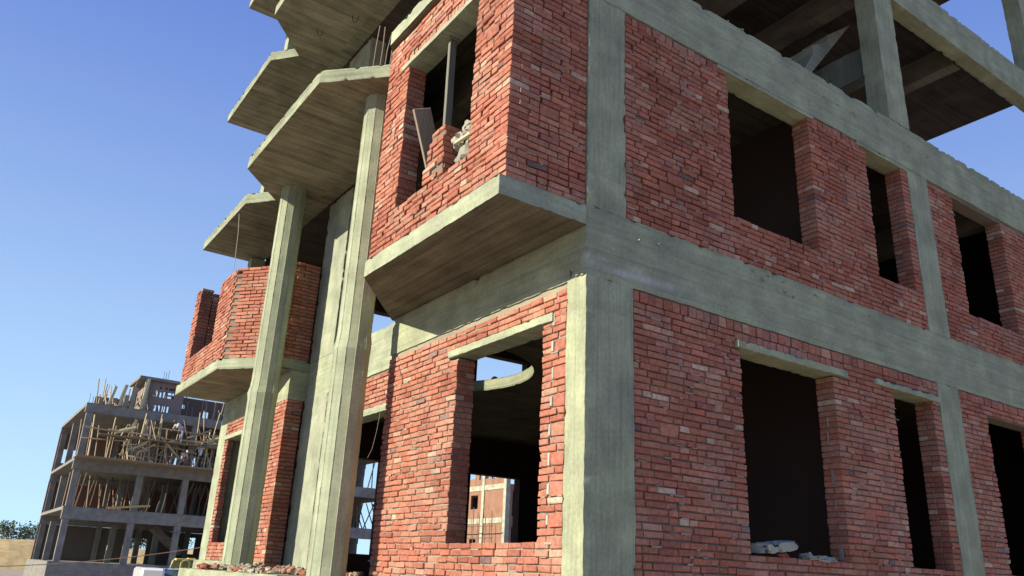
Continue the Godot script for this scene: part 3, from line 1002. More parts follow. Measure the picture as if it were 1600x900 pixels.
	brick_wall(root, "brick_wall", "", Vector3(-0.43, 0, -11.40), X, Z, 0.24, 3.335, 5.08, [], {"ragged": 0.1, "top_in": 0.07, "cell": 0.06, "corner1": 7})
	cast(root, "pier_core", Vector3(-0.68, 3.34, -11.70), Vector3(-0.45, 4.85, -11.40), M.mortar, 0.08, 0.0, Color(0.34, 0.13, 0.09))
	# inner and hidden walls
	var inner := Color(0.06, 0.04, 0.036)  # near-black tone that paints the gloom of the unlit rooms
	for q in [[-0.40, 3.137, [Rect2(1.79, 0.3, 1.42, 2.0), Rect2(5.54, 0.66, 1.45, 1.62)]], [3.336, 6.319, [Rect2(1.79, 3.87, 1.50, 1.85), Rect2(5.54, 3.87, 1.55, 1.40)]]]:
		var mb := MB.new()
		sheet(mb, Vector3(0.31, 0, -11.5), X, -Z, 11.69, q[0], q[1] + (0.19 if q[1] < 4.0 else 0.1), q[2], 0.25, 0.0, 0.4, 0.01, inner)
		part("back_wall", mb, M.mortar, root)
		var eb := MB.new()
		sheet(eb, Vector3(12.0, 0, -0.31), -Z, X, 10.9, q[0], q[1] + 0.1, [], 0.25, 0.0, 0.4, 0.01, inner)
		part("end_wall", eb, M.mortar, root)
		var pb := MB.new()  # partition added to cut down the light in the rooms
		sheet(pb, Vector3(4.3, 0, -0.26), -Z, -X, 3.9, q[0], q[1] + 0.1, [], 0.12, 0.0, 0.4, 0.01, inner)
		part("added_partition", pb, M.mortar, root)
	# --- lintels
	cast(root, "window_lintel", Vector3(2.02, 2.333, -0.249), Vector3(3.93, 2.412, 0.045), M.beam, 0.03, 0.03, CONC, 0.15, 0.010)
	cast(root, "window_lintel", Vector3(4.53, 2.363, -0.249), Vector3(5.99, 2.436, 0.035), M.beam, 0.03, 0.03, CONC, 0.15, 0.010)
	cast(root, "window_lintel", Vector3(1.96, 5.752, -0.249), Vector3(3.78, 5.800, 0.02), M.beam, 0.04, 0.02, CONC, 0.15, 0.006)
	cast(root, "window_lintel", Vector3(4.75, 5.752, -0.249), Vector3(5.99, 5.800, 0.02), M.beam, 0.04, 0.02, CONC, 0.15, 0.006)
	cast(root, "window_lintel", Vector3(-0.962, 5.752, -2.42), Vector3(-0.69, 5.815, -0.64), M.beam, 0.04, 0.012, CONC_PALE, 0.12, 0.005)
	cast(root, "window_lintel", Vector3(-0.03, 2.293, -2.42), Vector3(0.249, 2.374, -0.46), M.beam, 0.03, 0.02, CONC_PALE, 0.12, 0.007)
	cast(root, "window_lintel", Vector3(-0.03, 2.303, -11.22), Vector3(0.249, 2.383, -9.12), M.beam, 0.06, 0.02, CONC_PALE, 0.12, 0.01)
	# --- grout lumps squeezed out along the beams
	var lumps := MB.new()
	for i in 46:
		var on := rng.randf()
		var p := Vector3(rng.randf_range(0.2, 5.6), 6.55, rng.randf_range(-0.06, 0.0)) if on < 0.5 else Vector3(rng.randf_range(0.6, 5.0), 3.30 - 0.25 * rng.randf() * rng.randf(), 0.004) if on < 0.75 else Vector3(rng.randf_range(0.0, 0.03), 2.64, rng.randf_range(-0.3, 0.0)) if on < 0.85 else Vector3(-0.93, rng.randf_range(3.34, 3.37), rng.randf_range(-2.6, -0.02))
		var sz := Vector3(rng.randf_range(0.03, 0.11), rng.randf_range(0.015, 0.04), rng.randf_range(0.02, 0.05))
		bbox(lumps, Transform3D(Basis.from_euler(Vector3(rng.randf_range(-0.5, 0.5), rng.randf_range(-1, 1), rng.randf_range(-0.5, 0.5))), p), sz * 0.8, 0.010, vary(Color(0.34, 0.355, 0.28), 0.12))
	part("grout_lump", lumps, M.mortar, root).set_meta("kind", "stuff")
	# --- pale pointing left in upright joints
	var pt := MB.new()
	for q in piers:
		var tall := rng.randf_range(0.085, 0.128)
		bbox(pt, Transform3D(Basis(Vector3(1, 0, 0), rng.randf_range(-0.03, 0.03)), Vector3(0.006, q[1] + 0.066, -0.273 - q[0] - 0.004)), Vector3(0.03, tall, rng.randf_range(0.022, 0.034)), 0.005, vary(POINTING, 0.1))
	for i in 5:
		var y := 0.5 + i * 0.36 + rng.randf_range(-0.12, 0.1) + rng.randf_range(-0.03, 0.03)
		bbox(pt, Transform3D(Basis(), Vector3(3.699, y, -0.125 + rng.randf_range(-0.02, 0.02))), Vector3(0.024, rng.randf_range(0.08, 0.17), rng.randf_range(0.015, 0.05)), 0.006, vary(Color(0.29, 0.27, 0.235), 0.15))
	part("pointing", pt, M.mortar, root).set_meta("kind", "stuff")
	# --- steel left in the concrete
	for q in [[-0.86, -3.62], [-0.80, -3.52], [-0.74, -3.50], [-0.70, -3.42]]:
		var mb := MB.new()
		var top := rng.randf_range(0.45, 0.75)
		tube(mb, [Vector3(q[0], 6.5, q[1]), Vector3(q[0] + 0.01, 6.52 + top * 0.5, q[1]), Vector3(q[0] + rng.randf_range(-0.02, 0.06), 6.52 + top, q[1] - 0.02)], 0.008, 0.008, 6, Color(0.2, 0.15, 0.12))
		part("rebar_stub", mb, M.plain, root)
	for q in [[-0.57, -7.21, 0.12], [-0.21, -6.42, 0.14]]:
		var mb := MB.new()
		var pts := []
		for i in 9:
			var an := PI * i / 8.0
			pts.append(Vector3(q[0] + 0.05 * cos(an), 9.50 - q[2] * sin(an), q[1] + 0.02 * cos(an)))
		tube(mb, pts, 0.007, 0.007, 6, Color(0.07, 0.05, 0.04))
		part("hanging_hook", mb, M.plain, root)
	build_bricks(root)

# ------------------------------------------------------------------ loose things on the building
func lump(mb: MB, c: Vector3, r: Vector3, s: float, rough: float, col: Color, turn := 0.0) -> void:
	var rows := 9 if r.x < 0.1 else 16
	var sides := 14 if r.x < 0.1 else 26
	var pt := func(i: int, j: int) -> Vector3:
		var a := TAU * i / sides
		var b := PI * j / rows
		var d := Vector3(sin(b) * cos(a), cos(b), sin(b) * sin(a))
		var k := 1.0 + rough * nz.get_noise_3d(d.x * 1.6 + s, d.y * 1.6, d.z * 1.6) + 0.10 * nz.get_noise_3d(d.x * 6.0 + s, d.y * 6.0, d.z * 6.0)
		return c + Basis(UP, turn) * (d * r * k)
	for j in rows:
		for i in sides:
			var q := [pt.call(i, j), pt.call(i + 1, j), pt.call(i + 1, j + 1), pt.call(i, j + 1)]
			mb.quad(q[0], q[1], q[2], q[3], (q[0] + q[2]) * 0.5 - c, col)

func loose_things() -> void:
	var t: Node3D
	var mb: MB
	# prop in the bay window
	t = thing("timber_prop", "upright grey timber prop under the lintel of the bay window", "prop", Vector3(-0.80, 4.47, -1.44))
	mb = MB.new()
	bar(mb, Vector3(-0.80, 4.475, -1.43), Vector3(-0.785, 5.735, -1.49), 0.085, 0.05, Color(0.21, 0.205, 0.17))
	part("post", mb, M.wood, t)
	mb = MB.new()
	bar(mb, Vector3(-0.86, 5.742, -1.49), Vector3(-0.70, 5.742, -1.49), 0.016, 0.09, Color(0.34, 0.30, 0.21), 0.002)
	part("head_wedge", mb, M.wood, t)
	# leaning plank
	t = thing("plank", "broad brown plank leaning in the bay window, left of the prop", "plank", Vector3(-0.5, 3.87, -1.94))
	mb = MB.new()
	var a := Vector3(-0.50, 3.90, -1.94)
	var b := Vector3(-0.95, 4.90, -1.785)
	var y := (b - a).normalized()
	var x := Vector3(0.96, 0.28, 0.08).normalized()
	x = (x - y * x.dot(y)).normalized()
	bbox(mb, Transform3D(Basis(x, y, x.cross(y)), (a + b) * 0.5), Vector3(0.215, a.distance_to(b), 0.042), 0.004, Color(0.33, 0.27, 0.20))
	part("board", mb, M.wood, t)
	mb = MB.new()
	bbox(mb, Transform3D(Basis(x, y, x.cross(y)), b + y * 0.004), Vector3(0.213, 0.007, 0.041), 0.002, Color(0.60, 0.55, 0.40))
	part("end_grain", mb, M.wood, t)
	# sacks
	t = thing("cement_sack", "round grey cement sack on the sill of the bay window, upper of two", "sack", Vector3(-0.72, 4.2, -0.98))
	mb = MB.new()
	lump(mb, Vector3(-0.70, 4.335, -0.98), Vector3(0.125, 0.125, 0.12), 3.0, 0.45, Color(0.38, 0.365, 0.305))
	part("sack_body", mb, M.sack, t)
	mb = MB.new()
	var ring := []
	for i in 13:
		var an := TAU * i / 12.0
		ring.append(Vector3(-0.70 + 0.130 * cos(an), 4.34 + 0.04 * sin(an), -0.98 + 0.125 * sin(an)))
	tube(mb, ring, 0.008, 0.008, 6, Color(0.18, 0.15, 0.12))
	part("tie_string", mb, M.plain, t)
	t = thing("cement_sack", "slumped grey cement sack behind the prop, lower of two on the bay sill", "sack", Vector3(-0.72, 3.87, -1.05))
	mb = MB.new()
	lump(mb, Vector3(-0.70, 4.04, -1.02), Vector3(0.15, 0.18, 0.16), 9.0, 0.6, Color(0.34, 0.32, 0.265))
	lump(mb, Vector3(-0.76, 4.26, -1.17), Vector3(0.09, 0.09, 0.08), 5.0, 0.8, Color(0.42, 0.40, 0.33))
	part("sack_body", mb, M.sack, t)
	t = thing("wood_slat", "short pale wood slat lying against the sack in the bay window", "slat", Vector3(-0.84, 4.2, -1.0))
	mb = MB.new()
	bar(mb, Vector3(-0.84, 4.21, -1.13), Vector3(-0.80, 4.235, -0.86), 0.03, 0.04, Color(0.62, 0.57, 0.42))
	part("slat", mb, M.wood, t)
	# rubble on the shaded window sill
	t = thing("concrete_fragment", "broken slab of pale concrete tilted on the shaded window sill", "rubble", Vector3(2.55, 0.30, -0.1))
	mb = MB.new()
	var pts := []
	block(mb, Vector3(-0.29, -0.045, -0.10), Vector3(0.29, 0.04, 0.10), 0.03, 0.014, 0.09, Color(0.42, 0.435, 0.36), 0.2)
	var fr := part("fragment", mb, M.mortar, t, true)
	fr.position = Vector3(0.0, 0.092, 0.02)
	fr.rotation = Vector3(0.06, 0.12, 0.11)
	mb = MB.new()
	lump(mb, Vector3(2.62, 0.315, -0.06), Vector3(0.09, 0.03, 0.06), 2.0, 0.6, Color(0.38, 0.14, 0.09))
	part("brick_chip", mb, M.brick, t)
	t = thing("mortar_heap", "low heap of set mortar at the right end of the shaded window sill", "rubble", Vector3(3.2, 0.30, -0.06))
	mb = MB.new()
	lump(mb, Vector3(3.20, 0.302, -0.05), Vector3(0.25, 0.03, 0.08), 4.0, 0.9, Color(0.41, 0.42, 0.355))
	lump(mb, Vector3(3.03, 0.315, -0.05), Vector3(0.08, 0.04, 0.07), 6.0, 0.9, Color(0.42, 0.43, 0.365))
	part("mortar", mb, M.mortar, t)
	# broken bricks and rubble on the porch
	mb = MB.new()
	for i in 170:
		var px := rng.randf_range(-1.15, 0.12)
		var pz := rng.randf_range(-7.25, -4.3)
		var hh := 0.055 * exp(-pow((pz + 6.3) / 0.9, 2.0)) + 0.02
		lump(mb, Vector3(px, -0.10 + hh * rng.randf() * 0.7, pz), Vector3(rng.randf_range(0.03, 0.10), rng.randf_range(0.02, 0.05), rng.randf_range(0.03, 0.09)), rng.randf() * 50.0, 0.9, vary([Color(0.42, 0.39, 0.28), Color(0.38, 0.16, 0.11), Color(0.34, 0.31, 0.23)][i % 3], 0.15))
	var o := part("rubble", mb, M.rubble, self)
	o.set_meta("label", "crumbled mortar and brick rubble spread over the entrance porch")
	o.set_meta("category", "rubble")
	o.set_meta("kind", "stuff")
	for i in 34:
		var px := rng.randf_range(-1.10, 0.05)
		var pz := rng.randf_range(-7.2, -4.5) if i < 26 else rng.randf_range(-4.3, -3.65)
		if Vector2(px + 0.48, pz + 7.60).length() < 0.34 or Vector2(px + 0.52, pz + 4.02).length() < 0.34:
			px = -1.0
		var hh := 0.055 * exp(-pow((pz + 6.2) / 0.8, 2.0)) * rng.randf_range(0.2, 1.0) + (0.03 if i >= 26 else 0.0) * rng.randf()
		var at := Vector3(px, -0.065 + hh, pz)
		t = thing("broken_brick", "broken red brick lying loose in the rubble at the foot of the entrance columns", "brick", at, "broken bricks on the entrance porch")
		mb = MB.new()
		var xf := Transform3D(Basis.from_euler(Vector3(rng.randf_range(-0.5, 0.5), rng.randf_range(-3, 3), rng.randf_range(-0.5, 0.5))), Vector3.ZERO)
		bbox(mb, xf, Vector3(rng.randf_range(0.05, 0.14), 0.045, rng.randf_range(0.05, 0.095)), 0.012, vary(REDS[i % REDS.size()].lerp(Color(0.36, 0.31, 0.24), 0.45), 0.15))
		part("piece", mb, M.brick, t, true)
	# wires
	t = thing("hanging_wire", "thin wire hanging from the far balcony slab edge", "wire", Vector3(-0.9, 5.1, -9.3))
	mb = MB.new()
	tube(mb, [Vector3(-0.96, 6.32, -9.25), Vector3(-0.93, 5.9, -9.2), Vector3(-0.92, 5.5, -9.16), Vector3(-0.90, 5.05, -9.15)], 0.006, 0.006, 5, Color(0.35, 0.33, 0.28))
	part("strand", mb, M.plain, t)
	t = thing("door_wire", "loose wire dangling in the dark entrance doorway", "wire", Vector3(0.3, 1.4, -4.9))
	mb = MB.new()
	tube(mb, [Vector3(0.3, 2.05, -4.75), Vector3(0.3, 1.8, -4.8), Vector3(0.31, 1.55, -4.92), Vector3(0.32, 1.45, -5.05)], 0.004, 0.004, 5, Color(0.25, 0.20, 0.15))
	part("strand", mb, M.plain, t)
	t = thing("rope", "long sagging rope strung from the far corner column towards the left", "rope", Vector3(-0.1, 0.25, -11.6))
	mb = MB.new()
	pts = []
	for i in 25:
		var f := i / 24.0
		pts.append(Vector3(lerpf(-0.02, -9.0, f), lerpf(0.26, 0.05, f) - 0.45 * 4.0 * f * (1.0 - f), lerpf(-11.6, -12.6, f)))
	tube(mb, pts, 0.0075, 0.0075, 6, Color(0.20, 0.14, 0.10))
	part("strand", mb, M.plain, t)
	t = thing("rope_stake", "wooden stake holding the far end of the rope", "stake", Vector3(-9.0, GROUND, -12.6))
	mb = MB.new()
	bar(mb, Vector3(-9.0, GROUND - 0.2, -12.6), Vector3(-9.0, 0.15, -12.62), 0.08, 0.08, Color(0.33, 0.24, 0.14))
	part("post", mb, M.wood, t)

# ------------------------------------------------------------------ background
func tree(at: Vector3, h: float, w: float, sd: int, label: String) -> void:
	var r := RandomNumberGenerator.new()
	r.seed = sd
	var t := thing("tree", label, "tree", at, "trees beyond the site")
	var mb := MB.new()
	var top := at + Vector3(r.randf_range(-0.3, 0.3), h * 0.55, 0)
	tube(mb, [at - Vector3(0, 0.2, 0), at.lerp(top, 0.5) + Vector3(0.1, 0, 0), top], 0.035 * h, 0.02 * h, 8, Color(0.10, 0.07, 0.05))
	var tips := []
	for i in 9:
		var a := TAU * i / 9.0 + r.randf()
		var e := top + Vector3(cos(a) * w * r.randf_range(0.2, 0.5), h * r.randf_range(0.05, 0.4), sin(a) * w * r.randf_range(0.2, 0.5))
		tube(mb, [top.lerp(at, r.randf() * 0.3), top.lerp(e, 0.6) + Vector3(0, 0.1, 0), e], 0.012 * h, 0.004 * h, 5, Color(0.10, 0.07, 0.05))
		tips.append(e)
	part("trunk", mb, M.plain, t)
	mb = MB.new()
	for i in 1400:
		var c: Vector3 = tips[r.randi() % tips.size()] + Vector3(r.randfn(0, 0.13) * w, r.randfn(0, 0.09) * h, r.randfn(0, 0.13) * w)
		var u := Vector3(r.randfn(), r.randfn(), r.randfn()).normalized() * 0.035 * h
		var v := u.cross(Vector3(r.randfn(), r.randfn(), r.randfn())).normalized() * 0.018 * h
		mb.quad(c - u, c + v, c + u, c - v, u.cross(v), vary(Color(0.06, 0.09, 0.035), 0.35))
	part("crown", mb, M.leaf, t)

func pole(root: Node3D, called: String, a: Vector3, b: Vector3, r: float, col: Color) -> void:
	var mb := MB.new()
	tube(mb, [a, (a + b) * 0.5 + Vector3(rng.randf_range(-0.03, 0.03), 0, 0), b], r, r * 0.85, 6, col)
	part(called, mb, M.plain, root)

func frame_building() -> void:
	var Z0 := -50.0
	var grey := Color(0.28, 0.27, 0.25)
	var t := thing("concrete_frame_building", "grey concrete frame of an unfinished building far behind on the left", "building", Vector3(8.0, GROUND, -56.0))
	var floors := [[2.04, 2.77], [4.93, 5.64], [8.42, 9.0]]
	for f in floors:
		cast(t, "beam", Vector3(1.6, f[0], Z0 - 0.35), Vector3(26.0, f[1], Z0), M.beam, 0.6, 0.03, grey)
		cast(t, "beam", Vector3(1.6, f[0], Z0 - 12.0), Vector3(26.0, f[1], Z0 - 11.65), M.beam, 1.2, 0.03, grey)
		cast(t, "floor_slab", Vector3(1.6, f[1] - 0.2, Z0 - 11.64), Vector3(26.0, f[1] - 0.01, Z0 - 0.36), M.beam, 2.0, 0.0, grey)
	cast(t, "footing", Vector3(1.4, GROUND - 0.1, Z0 - 12.2), Vector3(26.2, -0.35, Z0 + 0.25), M.beam, 1.2, 0.03, grey)
	var xs := [1.7, 5.33, 8.1, 11.6, 15.4, 19.0, 22.6, 25.6]
	for x in xs:
		for z in [Z0 - 0.37, Z0 - 6.0, Z0 - 12.0]:
			var y := -0.35
			for f in floors:
				cast(t, "column", Vector3(x, y, z), Vector3(x + 0.36, f[0] - 0.001, z + 0.34), M.column, 0.6, 0.02, grey)
				y = f[1] + 0.001
	# back of the ground storey: dark wall with two tall slots and a few holes
	var mb := MB.new()
	sheet(mb, Vector3(26, 0, Z0 - 12.01), Vector3(-1, 0, 0), Vector3(0, 0, -1), 24.4, -0.35, 2.03,
		[Rect2(26.0 - 8.15, -0.35, 0.42, 1.75), Rect2(26.0 - 8.98, -0.35, 0.65, 1.78), Rect2(26.0 - 10.75, 1.15, 0.5, 0.5), Rect2(26.0 - 12.45, 0.5, 0.45, 1.2), Rect2(26.0 - 21.6, -0.35, 1.1, 1.5)], 0.2, 0.0, 2.0, 0.0, Color(0.16, 0.13, 0.11))
	part("back_wall", mb, M.mortar, t)
	mb = MB.new()
	sheet(mb, Vector3(26, 0, Z0 - 12.01), Vector3(-1, 0, 0), Vector3(0, 0, -1), 24.4, 2.78, 4.92, [Rect2(2.2, 3.2, 0.9, 1.2), Rect2(4.3, 3.2, 0.5, 1.2)], 0.2, 0.0, 2.0, 0.0, Color(0.22, 0.12, 0.10))
	part("back_wall", mb, M.mortar, t)
	mb = MB.new()
	sheet(mb, Vector3(26, 0, Z0 - 12.01), Vector3(-1, 0, 0), Vector3(0, 0, -1), 24.4, 5.65, 8.41, [Rect2(26.0 - 11.4, 6.4, 0.7, 1.4), Rect2(26.0 - 10.0, 6.4, 0.5, 1.2), Rect2(26 - 3.0, 6.3, 1.0, 1.0), Rect2(3.0, 6.3, 1.0, 1.2)], 0.2, 0.0, 2.0, 0.0, Color(0.25, 0.15, 0.12))
	part("back_wall", mb, M.mortar, t)
	# sloping stair flight in the ground storey
	mb = MB.new()
	bar(mb, Vector3(7.4, 1.95, Z0 - 3.0), Vector3(9.3, 0.45, Z0 - 3.0), 0.35, 1.2, Color(0.20, 0.18, 0.16))
	part("stair_flight", mb, M.beam, t)
	# roof room with lattice openings
	mb = MB.new()
	sheet(mb, Vector3(4.95, 0, Z0 - 0.6), Vector3(1, 0, 0), Vector3(0, 0, 1), 2.35, 9.0, 11.05,
		[Rect2(0.62, 9.12, 0.16, 0.42), Rect2(0.86, 9.12, 0.16, 0.42), Rect2(1.12, 9.12, 0.22, 0.42), Rect2(1.42, 9.12, 0.14, 0.42),
		Rect2(0.55, 10.05, 0.16, 0.42), Rect2(0.82, 10.05, 0.14, 0.36), Rect2(1.04, 10.05, 0.20, 0.42), Rect2(1.32, 10.05, 0.42, 0.16), Rect2(1.32, 10.28, 0.42, 0.18), Rect2(0.75, 10.60, 0.14, 0.14), Rect2(1.1, 10.60, 0.14, 0.16), Rect2(1.35, 10.58, 0.38, 0.16)],
		0.2, 0.0, 0.6, 0.0, Color(0.27, 0.22, 0.20))
	part("roof_room_wall", mb, M.mortar, t)
	mb = MB.new()
	sheet(mb, Vector3(4.95, 0, Z0 - 0.81), Vector3(0, 0, -1), Vector3(-1, 0, 0), 3.0, 9.0, 11.05, [], 0.2, 0.0, 0.6, 0.0, Color(0.27, 0.22, 0.20))
	part("roof_room_wall", mb, M.mortar, t)
	mb = MB.new()
	sheet(mb, Vector3(7.32, 0, Z0 - 4.5), Vector3(1, 0, 0), Vector3(0, 0, 1), 9.0, 9.0, 11.0, [Rect2(2.3, 9.3, 0.4, 0.9), Rect2(0.7, 10.2, 0.3, 0.3), Rect2(4.5, 9.6, 1.0, 1.0)], 0.2, 0.0, 0.8, 0.0, Color(0.20, 0.14, 0.115))
	part("roof_room_wall", mb, M.mortar, t)
	cast(t, "roof_slab", Vector3(4.35, 11.06, Z0 - 4.0), Vector3(7.6, 11.24, Z0 - 0.3), M.beam, 0.6, 0.05, grey)
	cast(t, "column", Vector3(4.75, 9.0, Z0 - 0.56), Vector3(5.02, 11.05, Z0 - 0.30), M.column, 0.3, 0.03, Color(0.40, 0.39, 0.30))
	cast(t, "column", Vector3(4.30, 9.0, Z0 - 1.6), Vector3(4.55, 10.6, Z0 - 1.3), M.column, 0.3, 0.03, Color(0.40, 0.39, 0.30))
	cast(t, "parapet", Vector3(2.2, 9.0, Z0 - 2.0), Vector3(4.28, 9.75, Z0 - 1.8), M.mortar, 0.4, 0.03, Color(0.30, 0.20, 0.17))
	for x in [3.95, 4.2, 5.9, 6.05, 6.2, 1.8, 2.0]:
		var tall := 11.24 if x > 5.0 else 9.0
		pole(t, "rebar_stub", Vector3(x, tall, Z0 - 1.2), Vector3(x + 0.02, tall + rng.randf_range(0.5, 0.9), Z0 - 1.2), 0.018, Color(0.16, 0.12, 0.10))
	# props that carry the wet slabs: dark ones inside
	for i in 110:
		var x := 1.9 + 23.5 * i / 110.0 + rng.randf_range(-0.15, 0.15)
		pole(t, "prop", Vector3(x, 2.77, Z0 - rng.randf_range(0.8, 5.0)), Vector3(x + rng.randf_range(-0.1, 0.1), 4.9, Z0 - rng.randf_range(0.8, 5.0)), 0.045, vary(Color(0.20, 0.14, 0.10), 0.4))
	for i in 40:
		var x := 1.9 + 23.5 * i / 40.0 + rng.randf_range(-0.2, 0.2)
		pole(t, "prop", Vector3(x, 5.64, Z0 - rng.randf_range(0.8, 4.0)), Vector3(x + rng.randf_range(-0.1, 0.1), 8.4, Z0 - rng.randf_range(0.8, 4.0)), 0.045, vary(Color(0.26, 0.19, 0.13), 0.4))
	for q in [[4.75, 9.0, 11.0], [5.1, 5.7, 8.4], [4.45, 5.6, 8.3], [2.9, 9.0, 10.2], [3.5, 9.0, 10.4]]:
		var sb := MB.new()
		bar(sb, Vector3(q[0] - 0.1, q[1], Z0 + 0.25), Vector3(q[0] + 0.12, q[2], Z0 + 0.15), 0.16, 0.06, vary(Color(0.55, 0.50, 0.33), 0.1))
		part("shutter_board", sb, M.wood, t)
	for q in [[3.75, 9.9], [3.1, 9.6], [4.1, 10.5], [2.3, 9.5]]:
		cast(t, "column", Vector3(q[0], 9.0, Z0 - 0.9), Vector3(q[0] + 0.26, q[1], Z0 - 0.64), M.column, 0.3, 0.03, Color(0.38, 0.36, 0.28))
	for i in 34:
		var x := rng.randf_range(2.2, 5.6)
		pole(t, "prop", Vector3(x, 9.0, Z0 - rng.randf_range(-0.2, 2.5)), Vector3(x + rng.randf_range(-0.3, 0.3), rng.randf_range(9.5, 10.9), Z0 - rng.randf_range(-0.2, 2.5)), rng.randf_range(0.025, 0.045), vary(Color(0.34, 0.27, 0.18), 0.4))
	for i in 26:
		var x := 5.2 + 9.0 * i / 26.0
		pole(t, "prop", Vector3(x, 9.0, Z0 - rng.randf_range(0.5, 3.0)), Vector3(x + rng.randf_range(-0.2, 0.2), rng.randf_range(9.9, 11.2), Z0 - rng.randf_range(0.5, 3.0)), 0.04, vary(Color(0.30, 0.23, 0.15), 0.4))

func scaffold() -> void:
	var Z1 := -49.2
	var t := thing("timber_scaffold", "rickety pale timber scaffold of poles and boards on the far frame building", "scaffold", Vector3(7.5, 5.64, Z1))
	var pale := Color(0.50, 0.41, 0.24)
	var wood := Color(0.34, 0.26, 0.16)
	# scaffold stands on the second beam's edge and on a boarded ledge in front of it
	for q in [[4.17, 7.9, 4.75, 5.6], [5.02, 8.7, 4.85, 5.7], [5.30, 7.9, 4.9, 5.5], [6.0, 8.5, 6.05, 5.66], [6.35, 7.2, 6.3, 5.66], [7.0, 7.0, 6.95, 5.66], [8.25, 7.2, 8.2, 5.66], [8.75, 7.9, 8.8, 5.66], [9.08, 8.2, 9.0, 5.66], [9.4, 8.1, 9.35, 5.66], [8.9, 7.0, 9.5, 5.66], [3.3, 8.2, 3.2, 5.66], [2.1, 8.2, 2.2, 5.66], [11.2, 8.0, 11.0, 5.66]]:
		pole(t, "pole", Vector3(q[2], q[3], Z1), Vector3(q[0], q[1], Z1 - 0.2), 0.05, vary(pale if rng.randf() < 0.4 else wood, 0.2))
	for q in [[5.6, 7.85, 9.9, 7.80], [5.7, 7.25, 9.9, 7.15], [5.0, 6.75, 8.2, 6.70], [3.0, 7.4, 5.9, 7.3], [1.5, 7.4, 3.4, 7.3], [1.6, 6.7, 4.0, 6.8], [9.0, 7.1, 12.0, 7.2], [6.0, 6.2, 7.6, 6.15], [8.0, 6.3, 9.0, 6.25]]:
		pole(t, "rail", Vector3(q[0], q[1], Z1 + 0.06), Vector3(q[2], q[3], Z1 + 0.06), 0.045, vary(wood, 0.25))
	for q in [[4.6, 6.4, 5.9, 7.35], [4.9, 6.2, 5.8, 6.8], [6.1, 7.3, 7.6, 5.9], [8.2, 7.1, 9.6, 7.65], [3.4, 7.2, 4.6, 7.7], [4.3, 6.3, 5.3, 6.8], [5.5, 7.0, 6.0, 7.5]]:
		var mb := MB.new()
		bar(mb, Vector3(q[0], q[1], Z1 + 0.15), Vector3(q[2], q[3], Z1 + 0.12), 0.12, 0.05, vary(pale, 0.2))
		part("brace_board", mb, M.wood, t)
	for i in 44:
		var x := rng.randf_range(3.4, 10.5)
		var y := 5.66 if rng.randf() < 0.7 else 7.05
		pole(t, "pole", Vector3(x, y, Z1 - rng.randf_range(-0.5, 0.6)), Vector3(x + rng.randf_range(-0.5, 0.5), y + rng.randf_range(0.7, 2.4), Z1 - rng.randf_range(-0.3, 0.6)), rng.randf_range(0.025, 0.05), vary(pale if rng.randf() < 0.3 else wood, 0.3))
	for i in 26:
		var x := rng.randf_range(3.6, 9.8)
		var y := rng.randf_range(5.9, 8.0)
		var l := rng.randf_range(0.4, 1.6)
		var rise := rng.randf_range(-0.4, 0.5) * l
		var mb := MB.new()
		bar(mb, Vector3(x, y, Z1 + rng.randf_range(-0.4, 0.5)), Vector3(x + l, y + rise, Z1 + rng.randf_range(-0.4, 0.5)), rng.randf_range(0.05, 0.12), 0.04, vary(pale if rng.randf() < 0.4 else wood, 0.3))
		part("brace_board", mb, M.wood, t)
	for k in 3:
		var mb := MB.new()
		bar(mb, Vector3(2.5, 7.03 + 0.01 * k, Z1 - 0.18 + 0.24 * k), Vector3(10.0, 6.98 + 0.01 * k, Z1 - 0.18 + 0.24 * k), 0.05, 0.22, vary(wood, 0.2))
		part("deck_board", mb, M.wood, t)
	var ledge := MB.new()
	bar(ledge, Vector3(1.5, 5.60, Z1), Vector3(12.0, 5.60, Z1), 0.08, 1.5, Color(0.30, 0.24, 0.16))
	part("ledge_board", ledge, M.wood, t)
	# a little hoist trestle on the lower beam
	var h := thing("yellow_plank", "yellowish plank and upright slats lying on the lower beam of the far frame building", "plank", Vector3(5.0, 2.8, -49.9))
	var mb2 := MB.new()
	bar(mb2, Vector3(4.0, 2.82, -49.8), Vector3(6.35, 3.12, -49.8), 0.12, 0.06, Color(0.55, 0.40, 0.18))
	part("board", mb2, M.wood, h)
	for q in [[6.3, 3.6], [6.9, 3.5], [7.2, 4.0]]:
		pole(h, "slat", Vector3(q[0] - 0.1, 2.77, -50.1), Vector3(q[0], q[1], -50.1), 0.035, pale)

func workers() -> void:
	var white := Color(0.62, 0.64, 0.68)
	var dark := Color(0.03, 0.028, 0.035)
	person("worker in a white shirt and dark trousers standing at the scaffold", Vector3(8.62, 5.645, -49.15), PI * 0.95, standing(0.25, Vector3(-0.05, -0.05, 0.42), Vector3(0.05, -0.2, 0.36)), white, dark, Color(0.03, 0.025, 0.02), true)
	person("worker in a pale cap crouching on the far beam beside the scaffold", Vector3(7.55, 5.645, -49.1), 0.5, crouching(), Color(0.46, 0.40, 0.34), Color(0.30, 0.26, 0.22), Color(0.66, 0.64, 0.58), false)
	person("worker in grey clothes bending over the upper rail of the scaffold", Vector3(7.30, 7.06, -49.15), -PI * 0.4, standing(1.05, Vector3(0.0, -0.36, 0.2), Vector3(0.0, -0.34, 0.24)), Color(0.40, 0.40, 0.44), Color(0.20, 0.20, 0.25), Color(0.05, 0.04, 0.04), true)
	person("dark haired person upstairs, only the head showing over the curved slab edge", Vector3(6.62, 3.336, -11.05), PI, standing(0.86, Vector3(0.02, -0.46, 0.15), Vector3(-0.02, -0.46, 0.15)), Color(0.08, 0.08, 0.09), Color(0.05, 0.05, 0.06), Color(0.015, 0.013, 0.012), true)

